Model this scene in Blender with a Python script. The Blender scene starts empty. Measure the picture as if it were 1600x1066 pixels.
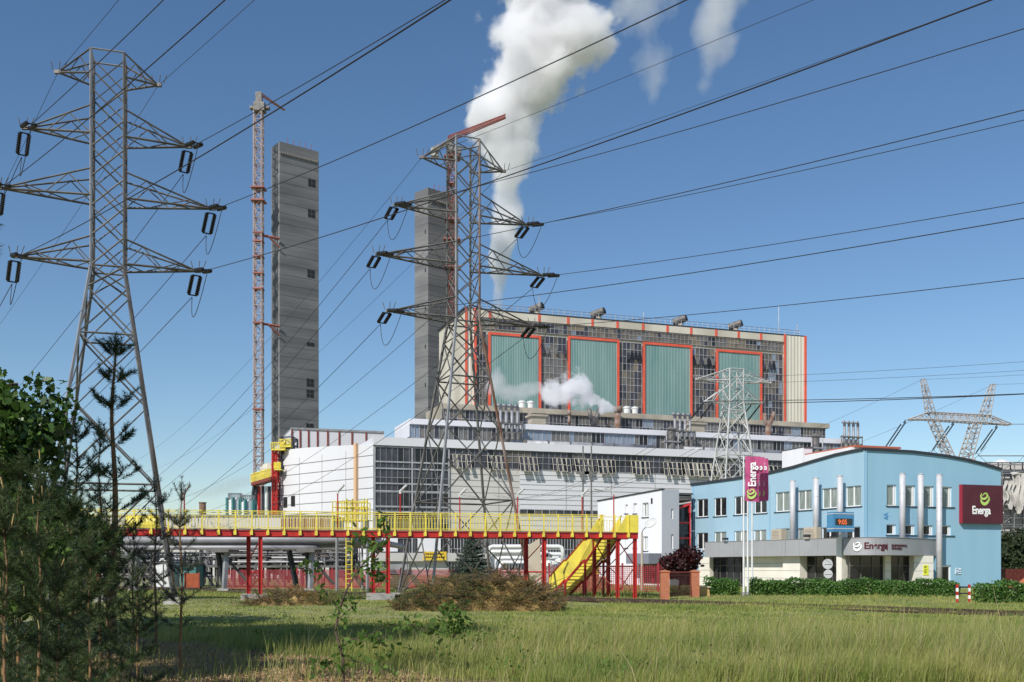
import bpy, math, random
import numpy as np
from mathutils import Vector, Matrix
R = math.radians
rnd = random.Random(7)
rng = np.random.default_rng(11)
SC = bpy.context.scene
COL = SC.collection

# ------------------------------------------------------------------ camera
HZ, EYE, F = 885.0, 1.7, 1600.0            # horizon row, eye height, focal length (pixels of the photo)
cam_d = bpy.data.cameras.new('camera'); cam = bpy.data.objects.new('camera', cam_d); COL.objects.link(cam)
cam.location = (0, 0, EYE); cam.rotation_euler = (R(90), 0, 0)
cam_d.sensor_width = 36; cam_d.lens = 36.0
cam_d.shift_x = 0; cam_d.shift_y = (HZ-533)/1600
cam_d.clip_start = 0.1; cam_d.clip_end = 20000
SC.camera = cam

# ------------------------------------------------------------------ sky, sun, exposure
SUN = Vector((-0.55, -0.835, 0)).normalized()
ELEV = R(40)
w = bpy.data.worlds.new('World'); SC.world = w; w.use_nodes = True
nt = w.node_tree; bg = nt.nodes['Background']
sky = nt.nodes.new('ShaderNodeTexSky'); sky.sky_type = 'NISHITA'; sky.sun_disc = False
sky.sun_elevation = ELEV; sky.sun_rotation = math.atan2(SUN.x, SUN.y)
sky.altitude = 0; sky.air_density = 1.0; sky.dust_density = 0.25; sky.ozone_density = 2.6
hs = nt.nodes.new('ShaderNodeHueSaturation'); hs.inputs['Saturation'].default_value = 1.13; hs.inputs['Value'].default_value = 1.06
nt.links.new(sky.outputs[0], hs.inputs['Color']); nt.links.new(hs.outputs[0], bg.inputs[0]); bg.inputs[1].default_value = 0.098
sd = bpy.data.lights.new('sun', 'SUN'); sd.energy = 4.4; sd.angle = R(0.53); sd.color = (1, .955, .88)
sun = bpy.data.objects.new('sun', sd); COL.objects.link(sun)
tosun = Vector((SUN.x*math.cos(ELEV), SUN.y*math.cos(ELEV), math.sin(ELEV)))
sun.rotation_euler = (-tosun).to_track_quat('-Z', 'Y').to_euler(); sun.location = (-40, -60, 80)
vs = SC.view_settings; vs.view_transform = 'Standard'; vs.look = 'None'; vs.exposure = 0.12; vs.gamma = 1
cy = SC.cycles
cy.volume_bounces = 10; cy.volume_step_rate = 0.6; cy.volume_max_steps = 160
cy.max_bounces = 12; cy.transparent_max_bounces = 16; cy.use_denoising = True

# ------------------------------------------------------------------ helpers
def tag(o, label=None, cat=None, group=None, kind=None):
    if label: o['label'] = label
    if cat: o['category'] = cat
    if group: o['group'] = group
    if kind: o['kind'] = kind
    return o
def empty(name, loc, label=None, cat=None, group=None):
    o = bpy.data.objects.new(name, None); COL.objects.link(o); o.location = loc
    o.empty_display_size = .3
    return tag(o, label, cat, group)
def wloc(o):
    v = Vector((0, 0, 0))
    while o: v = v+o.location; o = o.parent
    return v
class MB:
    """collects shapes in world coordinates, builds one mesh object"""
    def __init__(s, M=None): s.V = []; s.F = []; s.I = []; s.M = M or Matrix()
    def add(s, vs, fs, mi=0):
        b = len(s.V)
        for v in vs: s.V.append(tuple(s.M @ Vector(v)))
        for f in fs: s.F.append(tuple(b+i for i in f)); s.I.append(mi)
        return s
    def box(s, x0, x1, y0, y1, z0, z1, mi=0):
        return s.add([(x0,y0,z0),(x1,y0,z0),(x1,y1,z0),(x0,y1,z0),(x0,y0,z1),(x1,y0,z1),(x1,y1,z1),(x0,y1,z1)],
                     [(0,3,2,1),(4,5,6,7),(0,1,5,4),(1,2,6,5),(2,3,7,6),(3,0,4,7)], mi)
    def quad(s, a, b, c, d, mi=0): return s.add([a,b,c,d], [(0,1,2,3)], mi)
    def tube(s, p, q, r, n=8, r2=None, mi=0, cap=True):
        p = Vector(p); q = Vector(q); d = q-p
        if d.length < 1e-6: return s
        r2 = r if r2 is None else r2
        a = d.normalized().orthogonal().normalized(); b = d.normalized().cross(a)
        vs = []
        for c, rr in ((p, r), (q, r2)):
            for k in range(n):
                t = 2*math.pi*(k+.5)/n; vs.append(c+a*math.cos(t)*rr+b*math.sin(t)*rr)
        fs = [(k, (k+1)%n, n+(k+1)%n, n+k) for k in range(n)]
        if cap: fs += [tuple(range(n-1,-1,-1)), tuple(range(n,2*n))]
        return s.add(vs, fs, mi)
    def bar(s, p, q, w, mi=0): return s.tube(p, q, w*.707, 4, mi=mi)
    def path(s, pts, r, n=8, mi=0, radii=None):
        pts = [Vector(p) for p in pts]; N = len(pts); vs = []; fs = []
        a = None
        for i, p in enumerate(pts):
            d = (pts[min(i+1,N-1)]-pts[max(i-1,0)]).normalized()
            a = d.orthogonal().normalized() if a is None else (a-d*a.dot(d)).normalized()
            b = d.cross(a); rr = radii[i] if radii else r
            for k in range(n):
                t = 2*math.pi*(k+.5)/n; vs.append(p+a*math.cos(t)*rr+b*math.sin(t)*rr)
        for i in range(N-1):
            for k in range(n): fs.append((i*n+k, i*n+(k+1)%n, (i+1)*n+(k+1)%n, (i+1)*n+k))
        fs += [tuple(range(n-1,-1,-1)), tuple(range((N-1)*n, N*n))]
        return s.add(vs, fs, mi)
    def prism(s, poly, y0, y1, mi=0):
        """poly of (x,z), extruded from y0 to y1"""
        n = len(poly)
        vs = [(x,y0,z) for x,z in poly]+[(x,y1,z) for x,z in poly]
        fs = [tuple(range(n)), tuple(range(2*n-1,n-1,-1))]+[(k,k+n,(k+1)%n+n,(k+1)%n) for k in range(n)]
        return s.add(vs, fs, mi)
    def lathe(s, c, prof, n=12, mi=0):
        c = Vector(c); vs = []; fs = []
        for r, z in prof:
            for k in range(n):
                t = 2*math.pi*k/n; vs.append((c.x+r*math.cos(t), c.y+r*math.sin(t), c.z+z))
        for i in range(len(prof)-1):
            for k in range(n): fs.append((i*n+k, i*n+(k+1)%n, (i+1)*n+(k+1)%n, (i+1)*n+k))
        fs += [tuple(range(n-1,-1,-1)), tuple(range((len(prof)-1)*n, len(prof)*n))]
        return s.add(vs, fs, mi)
    def build(s, name, mats, parent=None, smooth=False):
        if not isinstance(mats, (list, tuple)): mats = [mats]
        V = np.array(s.V, dtype=np.float64)
        if parent is not None: org = np.array(wloc(parent))
        else: org = np.array([(V[:,0].min()+V[:,0].max())/2, (V[:,1].min()+V[:,1].max())/2, V[:,2].min()])
        me = bpy.data.meshes.new(name); me.from_pydata((V-org).tolist(), [], s.F)
        for m in mats: me.materials.append(m)
        if len(mats) > 1: me.polygons.foreach_set('material_index', s.I)
        if smooth: me.polygons.foreach_set('use_smooth', [True]*len(s.F))
        me.update()
        o = bpy.data.objects.new(name, me); COL.objects.link(o)
        if parent is not None: o.parent = parent
        else: o.location = org
        return o
def mesh_np(name, V, groups, mat, parent=None, org=None):
    """V (N,3); groups: list of (M,k) face index arrays"""
    V = np.asarray(V, dtype=np.float64)
    if org is None:
        org = np.array(wloc(parent)) if parent is not None else np.array([V[:,0].mean(), V[:,1].mean(), V[:,2].min()])
    me = bpy.data.meshes.new(name)
    me.vertices.add(len(V)); me.vertices.foreach_set('co', (V-org).astype(np.float32).ravel())
    loops = np.concatenate([g.ravel() for g in groups]).astype(np.int32)
    tot = np.concatenate([np.full(len(g), g.shape[1]) for g in groups]).astype(np.int32)
    st = np.concatenate([[0], np.cumsum(tot)[:-1]]).astype(np.int32)
    me.loops.add(len(loops)); me.loops.foreach_set('vertex_index', loops)
    me.polygons.add(len(tot)); me.polygons.foreach_set('loop_start', st); me.polygons.foreach_set('loop_total', tot)
    me.update(calc_edges=True)
    for m in (mat if isinstance(mat, list) else [mat]): me.materials.append(m)
    o = bpy.data.objects.new(name, me); COL.objects.link(o)
    if parent is not None: o.parent = parent
    else: o.location = org
    return o
def copy_tree(o, parent=None):
    c = o.copy(); COL.objects.link(c)
    c.parent = parent
    for ch in list(o.children): copy_tree(ch, c)
    return c
def P(px, py, Y): return Vector(((px-800)*Y/F, Y, EYE+(HZ-py)*Y/F))     # photo pixel at depth Y
def GX(px, Y): return (px-800)*Y/F
class Fac:
    """a vertical wall plane: along d (to the right), inward n, reads photo pixels into (u, z)"""
    def __init__(s, x, y, vp=None, d=None):
        if d is None: d = ((vp-800)/F, 1.0) if vp > 800 else (-(vp-800)/F, -1.0)
        L = math.hypot(*d); s.d = (d[0]/L, d[1]/L); s.n = (-s.d[1], s.d[0]); s.x = x; s.y = y
        s.M = Matrix(((s.d[0], s.n[0], 0, x), (s.d[1], s.n[1], 0, y), (0,0,1,0), (0,0,0,1)))
    def off(s, k): return Fac(s.x+s.n[0]*k, s.y+s.n[1]*k, d=s.d)
    def u(s, px):
        t = (px-800)/F
        return (t*s.y-s.x)/(s.d[0]-t*s.d[1])
    def at(s, px, py):
        u = s.u(px); Y = s.y+s.d[1]*u
        return u, EYE+(HZ-py)*Y/F
    def z(s, px, py): return s.at(px, py)[1]
    def w(s, u, k, z): return s.M @ Vector((u, k, z))
    def mb(s): return MB(s.M)

# ------------------------------------------------------------------ materials
MATS = {}
def mat(name, c, c2=None, scale=1.0, rough=.8, metal=0, bump=0, bscale=None, detail=4, spec=.5, stretch=None,
        island=False, trans=0, fac=(.35,.65), alpha=None):
    m = bpy.data.materials.new(name); m.use_nodes = True; MATS[name] = m
    n = m.node_tree.nodes; l = m.node_tree.links; b = n['Principled BSDF']
    b.inputs['Roughness'].default_value = rough; b.inputs['Metallic'].default_value = metal
    b.inputs['Specular IOR Level'].default_value = spec
    b.inputs['Base Color'].default_value = (*c, 1)
    tc = n.new('ShaderNodeTexCoord'); src = tc.outputs['Object']
    if stretch:
        mp = n.new('ShaderNodeMapping'); mp.inputs['Scale'].default_value = stretch; l.new(src, mp.inputs[0]); src = mp.outputs[0]
    if c2 is not None:
        no = n.new('ShaderNodeTexNoise'); no.inputs['Scale'].default_value = scale; no.inputs['Detail'].default_value = detail
        l.new(src, no.inputs['Vector'])
        mr = n.new('ShaderNodeMapRange'); mr.inputs[1].default_value = fac[0]; mr.inputs[2].default_value = fac[1]
        l.new(no.outputs[0], mr.inputs[0]); f = mr.outputs[0]
        if island:
            g = n.new('ShaderNodeNewGeometry'); mm = n.new('ShaderNodeMath'); mm.operation = 'MULTIPLY_ADD'
            l.new(g.outputs['Random Per Island'], mm.inputs[0]); mm.inputs[1].default_value = .8
            ms = n.new('ShaderNodeMath'); ms.operation = 'MULTIPLY_ADD'; l.new(f, ms.inputs[0]); ms.inputs[1].default_value = .6; ms.inputs[2].default_value = -.2
            l.new(ms.outputs[0], mm.inputs[2]); mm.use_clamp = True; f = mm.outputs[0]
        mx = n.new('ShaderNodeMix'); mx.data_type = 'RGBA'; l.new(f, mx.inputs[0])
        mx.inputs[6].default_value = (*c, 1); mx.inputs[7].default_value = (*c2, 1)
        l.new(mx.outputs[2], b.inputs['Base Color']); colout = mx.outputs[2]
    else: colout = None
    if bump:
        nb = n.new('ShaderNodeTexNoise'); nb.inputs['Scale'].default_value = bscale or scale*4; nb.inputs['Detail'].default_value = 6
        l.new(src, nb.inputs['Vector']); bp = n.new('ShaderNodeBump'); bp.inputs['Strength'].default_value = bump
        bp.inputs['Distance'].default_value = .05
        l.new(nb.outputs[0], bp.inputs['Height']); l.new(bp.outputs[0], b.inputs['Normal'])
    if trans:
        tr = n.new('ShaderNodeBsdfTranslucent'); mxs = n.new('ShaderNodeMixShader'); mxs.inputs[0].default_value = trans
        if colout: l.new(colout, tr.inputs[0])
        else: tr.inputs[0].default_value = (*c, 1)
        out = n['Material Output']; l.new(b.outputs[0], mxs.inputs[1]); l.new(tr.outputs[0], mxs.inputs[2]); l.new(mxs.outputs[0], out.inputs[0])
    return m
def ribbed(name, c, c2, period, rough=.6, axis='X', stain=.06):
    """trapezoid sheet cladding: ribs along the wall's own x (baked as object-space stripes), with streaks"""
    m = mat(name, c, c2, scale=stain, rough=rough, detail=9, stretch=(8,8,1), fac=(.3,.7))
    n = m.node_tree.nodes; l = m.node_tree.links
    tc = n.new('ShaderNodeTexCoord'); wv = n.new('ShaderNodeTexWave'); wv.wave_type = 'BANDS'; wv.bands_direction = axis
    wv.inputs['Scale'].default_value = .314/period; wv.inputs['Distortion'].default_value = 0
    bp = n.new('ShaderNodeBump'); bp.inputs['Strength'].default_value = .7; bp.inputs['Distance'].default_value = .12
    l.new(tc.outputs['Object'], wv.inputs[0]); l.new(wv.outputs[1], bp.inputs['Height']); l.new(bp.outputs[0], n['Principled BSDF'].inputs['Normal'])
    return m
def brick(name, c1, c2, mortar, scale=1.0, rot=0):
    m = bpy.data.materials.new(name); m.use_nodes = True
    n = m.node_tree.nodes; l = m.node_tree.links; b = n['Principled BSDF']; b.inputs['Roughness'].default_value = .85
    tc = n.new('ShaderNodeTexCoord'); mp = n.new('ShaderNodeMapping'); mp.inputs['Rotation'].default_value = (R(90), 0, 0)
    br = n.new('ShaderNodeTexBrick'); br.inputs['Scale'].default_value = scale
    br.inputs['Color1'].default_value = (*c1,1); br.inputs['Color2'].default_value = (*c2,1); br.inputs['Mortar'].default_value = (*mortar,1)
    br.inputs['Brick Width'].default_value = .26; br.inputs['Row Height'].default_value = .08; br.inputs['Mortar Size'].default_value = .012
    l.new(tc.outputs['Object'], mp.inputs[0]); l.new(mp.outputs[0], br.inputs[0]); l.new(br.outputs[0], b.inputs['Base Color'])
    return m

m_blue = mat('blue_render', (.235,.43,.565), (.285,.485,.615), .5, .9, bump=.15, bscale=30, stretch=(1.5,1.5,.18), detail=9, fac=(.25,.75))
m_bluepale = mat('blue_render_pale', (.285,.445,.56), (.335,.50,.60), .5, .9, bump=.15, bscale=30, stretch=(1.5,1.5,.18), detail=9, fac=(.25,.75))
m_white = mat('white_paint', (.74,.74,.74), (.66,.66,.66), 1.2, .5)
m_frame = mat('white_window_frame', (.82,.82,.82), rough=.35)
m_glass = mat('window_glass', (.02,.025,.03), (.06,.07,.075), .8, .06, spec=.9)
m_glassdk = mat('dark_glass', (.012,.013,.015), (.03,.03,.032), 1.5, .05, spec=.6)
m_curtain = mat('curtain_behind_glass', (.16,.19,.18), (.30,.33,.30), 3, .12, spec=.8, stretch=(4,4,.3))
m_cream = mat('cream_stone_cladding', (.80,.765,.68), (.71,.68,.60), .7, .75, bump=.1, bscale=20)
m_joint = mat('dark_joint', (.20,.19,.18), rough=.9)
m_fascia = mat('grey_metal_fascia', (.36,.36,.375), (.42,.42,.435), .4, .42, metal=.2)
m_steel = mat('pale_grey_cladding', (.58,.58,.60), (.50,.50,.53), 2, .5, metal=.1)
m_roofdk = mat('dark_roof_edge', (.03,.035,.045), rough=.6)
m_roof = mat('roof_felt', (.10,.10,.10), (.16,.15,.14), .6, .9)
m_maroon = mat('maroon_sign', (.075,.012,.022), (.09,.016,.027), 1, .42)
m_maroonside = mat('red_sign_side', (.30,.015,.03), rough=.4)
m_text = mat('white_lettering', (.88,.88,.88), rough=.4)
m_textm = mat('maroon_lettering', (.09,.008,.02), rough=.4)
m_lime = mat('lime_logo', (.36,.56,.09), (.55,.72,.22), 1.8, .4)
m_red = mat('red_steel_paint', (.52,.024,.020), (.27,.020,.016), 1.8, .5, bump=.08, detail=9, fac=(.35,.8))
m_redrust = mat('dark_red_rail', (.16,.025,.02), (.25,.05,.03), 2, .6)
m_yellow = mat('yellow_paint', (.82,.68,.085), (.60,.49,.08), 1.6, .5, detail=9, fac=(.35,.75), bump=.1, bscale=20)
m_conc = mat('concrete', (.44,.43,.40), (.31,.30,.28), 1.4, .9, bump=.3, bscale=14, detail=8)
m_galv = mat('galvanised_steel', (.42,.42,.43), (.26,.25,.25), .7, .5, metal=.4, detail=8, fac=(.3,.7))
m_galvd = mat('weathered_dark_steel', (.10,.095,.09), (.20,.19,.18), .9, .6, metal=.3, detail=8)
m_rust = mat('rusty_steel', (.14,.065,.035), (.28,.22,.19), .8, .75, detail=9)
m_black = mat('black_ceramic', (.018,.016,.016), rough=.3)
m_wire = mat('power_cable', (.022,.022,.024), rough=.7)
m_bark = mat('bark', (.13,.09,.06), (.06,.045,.035), 7, .95, bump=.6, bscale=25)
m_pinebark = mat('young_pine_bark', (.30,.17,.07), (.15,.09,.05), 5, .9, bump=.5, bscale=20, stretch=(1,1,.5))
m_needle = mat('pine_needles', (.018,.046,.014), (.085,.135,.034), 1.6, .55, island=True, trans=.25)
m_needleb = mat('bluish_pine_needles', (.03,.055,.035), (.075,.10,.055), 1.6, .55, island=True, trans=.25)
m_candle = mat('pine_candles', (.45,.30,.12), (.30,.24,.09), 5, .8)
m_oak = mat('oak_leaves', (.024,.055,.012), (.085,.17,.028), .9, .42, island=True, trans=.30)
m_sap = mat('sapling_leaves', (.06,.13,.022), (.17,.27,.06), 2, .65, spec=.2, island=True, trans=.4)
m_hedge = mat('hedge_leaves', (.045,.12,.018), (.12,.24,.045), 1.3, .5, island=True, trans=.3)
m_conif = mat('evergreen_leaves', (.020,.038,.016), (.055,.075,.025), .8, .7, island=True, trans=.2)
m_bluespruce = mat('spruce_needles', (.045,.075,.055), (.11,.15,.11), 1.5, .7, island=True)
m_plum = mat('purple_plum_leaves', (.028,.008,.010), (.085,.022,.022), 1.5, .5, island=True, trans=.3)
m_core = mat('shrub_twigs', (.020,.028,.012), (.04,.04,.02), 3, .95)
m_dry = mat('dead_brushwood', (.060,.035,.018), (.34,.23,.075), 1.1, .85, island=True)
m_drygreen = mat('fading_spruce_cuttings', (.018,.040,.012), (.18,.18,.05), .9, .8, island=True, detail=6)
m_grass = mat('grass_blades', (.115,.20,.026), (.44,.42,.125), .35, .6, island=True, trans=.35, detail=5)
m_litter = mat('fallen_needles', (.30,.17,.08), (.50,.36,.20), 2, .85, island=True)
m_straw = mat('dry_grass', (.56,.47,.26), (.28,.22,.11), .8, .75, island=True, trans=.25)
m_plantwhite = mat('white_panel', (.67,.67,.70), (.60,.60,.63), .05, .55, detail=8, stretch=(1,1,.25))
m_plantcream = mat('grey_cream_panel', (.56,.54,.52), (.49,.47,.45), .06, .6, detail=8, stretch=(1,1,.25))
m_plantgrey = mat('lilac_grey_panel', (.62,.62,.66), (.55,.55,.59), .06, .6, detail=8, stretch=(1,1,.25))
m_band = mat('weathered_cream_concrete', (.58,.55,.46), (.43,.40,.33), .12, .85, detail=9, stretch=(1,1,.4))
m_ledge = mat('stained_ledge', (.40,.36,.29), (.28,.25,.20), .2, .9, detail=9)
m_teal = ribbed('teal_ribbed_sheet', (.135,.255,.25), (.215,.335,.315), .42)
m_orange = mat('orange_red_trim', (.72,.105,.06), (.56,.09,.05), .4, .6)
m_creamrib = ribbed('cream_ribbed_sheet', (.66,.63,.53), (.58,.55,.46), 1.0)
PANES = [mat('grimy_pane_'+k, a, b, .8, r, spec=.6) for k, a, b, r in (
    ('dark', (.035,.035,.045), (.06,.055,.065), .2), ('brown', (.085,.078,.068), (.15,.13,.105), .5),
    ('grey', (.16,.155,.145), (.11,.108,.10), .5), ('blue', (.22,.27,.34), (.17,.21,.27), .3),
    ('black', (.012,.012,.014), (.02,.02,.02), .3), ('tan', (.22,.17,.12), (.17,.145,.10), .6))]
m_mull = mat('pale_mullion', (.40,.40,.42), (.28,.28,.30), .5, .6)
m_pipe = mat('silver_pipe_cladding', (.33,.33,.35), (.22,.22,.24), .6, .55, metal=.25)
m_pipew = mat('white_pipe_cladding', (.72,.73,.72), (.60,.61,.60), .8, .5)
m_redglass = mat('red_frame_paint', (.62,.035,.045), rough=.45)
m_housew = mat('white_render', (.76,.76,.80), (.70,.70,.74), .3, .85, detail=8, stretch=(1,1,.4))
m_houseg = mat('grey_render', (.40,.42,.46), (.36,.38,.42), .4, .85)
m_houseg2 = mat('slate_grey_cladding', (.20,.21,.25), rough=.7)
m_brick = brick('red_brick', (.52,.14,.045), (.42,.10,.035), (.30,.20,.15), 1.0)
m_iron = mat('maroon_iron', (.16,.03,.025), rough=.6)
m_mesh = mat('red_fence_wire', (.46,.045,.065), (.34,.04,.05), .5, .6)
m_flag = mat('magenta_flag_cloth', (.60,.11,.27), (.50,.08,.22), 1.5, .7, trans=.25)
m_sleeper = mat('old_sleepers', (.085,.06,.045), (.05,.04,.03), 3, .9)
m_rail = mat('rusted_rail', (.05,.03,.022), (.10,.06,.045), 3, .6, metal=.3)
m_towerlt = mat('pale_fresh_concrete', (.24,.23,.21), (.20,.19,.17), .1, .9, detail=9, stretch=(.3,.3,2.2))
m_towerdk = mat('grey_tower_concrete', (.20,.20,.205), (.125,.128,.135), .12, .9, detail=9, stretch=(.3,.3,2.2))
m_crane = mat('red_crane_steel', (.32,.10,.08), (.24,.08,.07), .3, .6)
m_cranew = mat('pale_crane_steel', (.42,.34,.33), rough=.6)
m_tealt = mat('teal_tank_frame', (.07,.22,.21), rough=.5)
m_sheetgrey = mat('tarpaulin_sheet', (.55,.53,.50), (.40,.38,.36), .4, .8, bump=.6, bscale=1.2)
m_scaff = mat('scaffold_tube', (.22,.22,.23), (.12,.12,.12), .7, .6)
m_yellowsign = mat('yellow_sign', (.75,.50,.04), rough=.5)
m_poster = mat('lime_yellow_poster', (.72,.74,.05), rough=.5)
m_black2 = mat('black_print', (.02,.02,.02), rough=.6)
m_ochre = mat('ochre_boards', (.55,.40,.16), (.42,.28,.10), 1.6, .8)
m_car = mat('orange_car_paint', (.55,.14,.02), rough=.25)
m_clockblue = mat('blue_clock_case', (.06,.22,.42), (.08,.26,.46), 2, .4)
m_lgrey = mat('light_grey_plastic', (.55,.55,.54), rough=.6)
m_beige = mat('beige_cladding', (.50,.43,.33), (.44,.38,.29), 1.3, .7)
m_chimney = mat('old_brick_stack', (.16,.10,.07), (.24,.16,.11), .5, .9)
m_em = bpy.data.materials.new('led_digits'); m_em.use_nodes = True
_b = m_em.node_tree.nodes['Principled BSDF']; _b.inputs['Base Color'].default_value = (.5,.08,.02,1)
_b.inputs['Emission Color'].default_value = (1,.22,.06,1); _b.inputs['Emission Strength'].default_value = .6

# ------------------------------------------------------------------ ground
def gz(x, y): return 0.04*np.sin(x*.35+1)*np.sin(y*.27)+0.03*np.sin(x*.11+y*.19)
xs = np.unique(np.concatenate([np.linspace(-45,55,126), np.linspace(-400,400,41), [-6000,-2500,-1000,1000,2500,6000]]))
ys = np.unique(np.concatenate([np.linspace(-10,95,120), np.linspace(-200,400,31), [-1500,800,1500,3000,7000]]))
gx, gy = np.meshgrid(xs, ys); near = np.clip(1-np.hypot(gx, gy-45)/110, 0, 1)
gzv = gz(gx, gy)*np.minimum(near*3, 1)
V = np.stack([gx.ravel(), gy.ravel(), gzv.ravel()], 1); nx = len(xs); ny = len(ys)
ii, jj = np.meshgrid(np.arange(nx-1), np.arange(ny-1)); a = (jj*nx+ii).ravel()
m_ground = bpy.data.materials.new('field_soil'); m_ground.use_nodes = True
n = m_ground.node_tree.nodes; l = m_ground.node_tree.links; b = n['Principled BSDF']; b.inputs['Roughness'].default_value = .95
tc = n.new('ShaderNodeTexCoord')
def noise(scale, detail=6):
    t = n.new('ShaderNodeTexNoise'); t.inputs['Scale'].default_value = scale; t.inputs['Detail'].default_value = detail; l.new(tc.outputs['Object'], t.inputs[0]); return t.outputs[0]
def ramp(src, lo, hi):
    t = n.new('ShaderNodeMapRange'); t.inputs[1].default_value = lo; t.inputs[2].default_value = hi; l.new(src, t.inputs[0]); return t.outputs[0]
def mixc(f, a_, b_):
    t = n.new('ShaderNodeMix'); t.data_type = 'RGBA'; l.new(f, t.inputs[0])
    for k, v in ((6, a_), (7, b_)):
        if isinstance(v, tuple): t.inputs[k].default_value = (*v, 1)
        else: l.new(v, t.inputs[k])
    return t.outputs[2]
g1 = mixc(ramp(noise(.5), .35, .65), (.21,.22,.085), (.38,.35,.17))
g1 = mixc(ramp(noise(7), .45, .7), g1, (.13,.15,.05))
lit = mixc(ramp(noise(9), .4, .62), (.15,.085,.045), (.36,.25,.14))
sp = n.new('ShaderNodeSeparateXYZ'); l.new(tc.outputs['Object'], sp.inputs[0])
mm = n.new('ShaderNodeMath'); mm.operation = 'MULTIPLY_ADD'; l.new(sp.outputs[0], mm.inputs[0]); mm.inputs[1].default_value = 1.1; l.new(sp.outputs[1], mm.inputs[2])
ns = n.new('ShaderNodeMath'); ns.operation = 'MULTIPLY_ADD'; l.new(noise(.6), ns.inputs[0]); ns.inputs[1].default_value = 9; mx_ = n.new('ShaderNodeMath'); mx_.operation = 'MAXIMUM'; l.new(mm.outputs[0], mx_.inputs[0]); sb_ = n.new('ShaderNodeMath'); sb_.operation = 'SUBTRACT'; l.new(sp.outputs[1], sb_.inputs[0]); sb_.inputs[1].default_value = 8; l.new(sb_.outputs[0], mx_.inputs[1]); l.new(mx_.outputs[0], ns.inputs[2])
col = mixc(ramp(ns.outputs[0], 18.5, 22), lit, g1)
l.new(col, b.inputs['Base Color'])
bp = n.new('ShaderNodeBump'); bp.inputs['Strength'].default_value = .8; bp.inputs['Distance'].default_value = .06; l.new(noise(12, 8), bp.inputs['Height']); l.new(bp.outputs[0], b.inputs['Normal'])
g = mesh_np('ground', V, [np.stack([a, a+1, a+nx+1, a+nx], 1)], m_ground, org=np.zeros(3)); g.location = (0,0,0)
tag(g, kind='structure')
# ================================================================== POWER PLANT (far)
VPR = 5500
f_hall = Fac(GX(583,195), 195, VPR)
hd = f_hall.off(50); f_boil = Fac(hd.x, hd.y, d=hd.d)
Z0 = 0.0
def strip(fc, px0, px1, refpx, yt, yb, k0, k1, mb=None, mi=0):
    """horizontal band on wall fc from px0 to px1, heights read at refpx"""
    zt = fc.z(refpx, yt); zb = fc.z(refpx, yb) if yb is not None else Z0
    mb = mb or fc.mb(); mb.box(fc.u(px0), fc.u(px1), k0, k1, zb, zt, mi); return mb
def panes(fc, u0, u1, z0, z1, nu, nz, weights, k=0.0, seed=0, blocks=.0, mull=.12, wide_every=0):
    """random glazing: one quad per pane with its own pane material, plus pale mullions"""
    r = random.Random(seed); g = fc.mb(); m = fc.mb()
    prev = [r.choices(range(6), weights)[0] for _ in range(nu)]
    for j in range(nz):
        for i in range(nu):
            if r.random() > blocks: prev[i] = r.choices(range(6), weights)[0]
            elif i and r.random() < .5: prev[i] = prev[i-1]
            a0 = u0+(u1-u0)*i/nu; a1 = u0+(u1-u0)*(i+1)/nu; b0 = z0+(z1-z0)*j/nz; b1 = z0+(z1-z0)*(j+1)/nz
            t = r.uniform(-.04, .04)
            g.quad((a0, k+t, b0), (a1, k-t, b0), (a1, k-t, b1), (a0, k+t, b1), prev[i])
    for i in range(nu+1):
        a0 = u0+(u1-u0)*i/nu; m.box(a0-mull/2, a0+mull/2, k-.14, k-.07, z0, z1)
    for j in range(nz+1):
        b0 = z0+(z1-z0)*j/nz; m.box(u0, u1, k-.17, k-.145, b0-mull*.6, b0+mull*.6)
    return g, m

# ---- boiler house
fb = f_boil
u0, u1 = fb.u(728), fb.u(1257)
zt = fb.z(1040, 506.3); zbot = fb.z(1040, 649.5); zfas = fb.z(1040, 519.5)
boil = empty('boiler_house', fb.w((u0+u1)/2, 30, 0), 'tall boiler house with four teal ribbed panels in orange frames above the low white halls', 'boiler house')
m = fb.mb(); m.box(u0, u1, .4, 26, 0, zt-.3); m.box(u0, u1, .2, .4, zfas, zt-.3)
m.build('wall', m_band, boil)
m = fb.mb(); m.box(u0-.5, u1+.4, -.35, .2, zt-.45, zt-.1); m.box(u0-.5, u1+.4, .2, 26.4, zt-.3, zt); m.build('roof', m_roofdk, boil)
m = fb.mb(); m.box(fb.u(742)+.3, fb.u(1225), -.3, .19, zfas, zt-.46); m.build('fascia', m_band, boil)
for px in (765,842,887,925,964,1004,1042,1079,1118,1153,1188): trim = fb.mb().box(fb.u(px)-.33, fb.u(px)+.33, -.42, -.31, zfas, zt-.46).build('fascia_rib', m_orange, boil)
# white ends
for a, c in ((fb.u(1225), u1), (u0, fb.u(742))):
    m = fb.mb(); m.box(a, c, -.5, .3, zbot, zt-.46); m.build('end_panel', m_creamrib, boil)
    m = fb.mb(); m.box(a-.4, a+.15, -.8, -.51, zbot, zt-.2); m.box(c-.4, c+.2, -.8, -.51, zbot, zt-.2); m.build('corner_trim', m_orange, boil)
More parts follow.
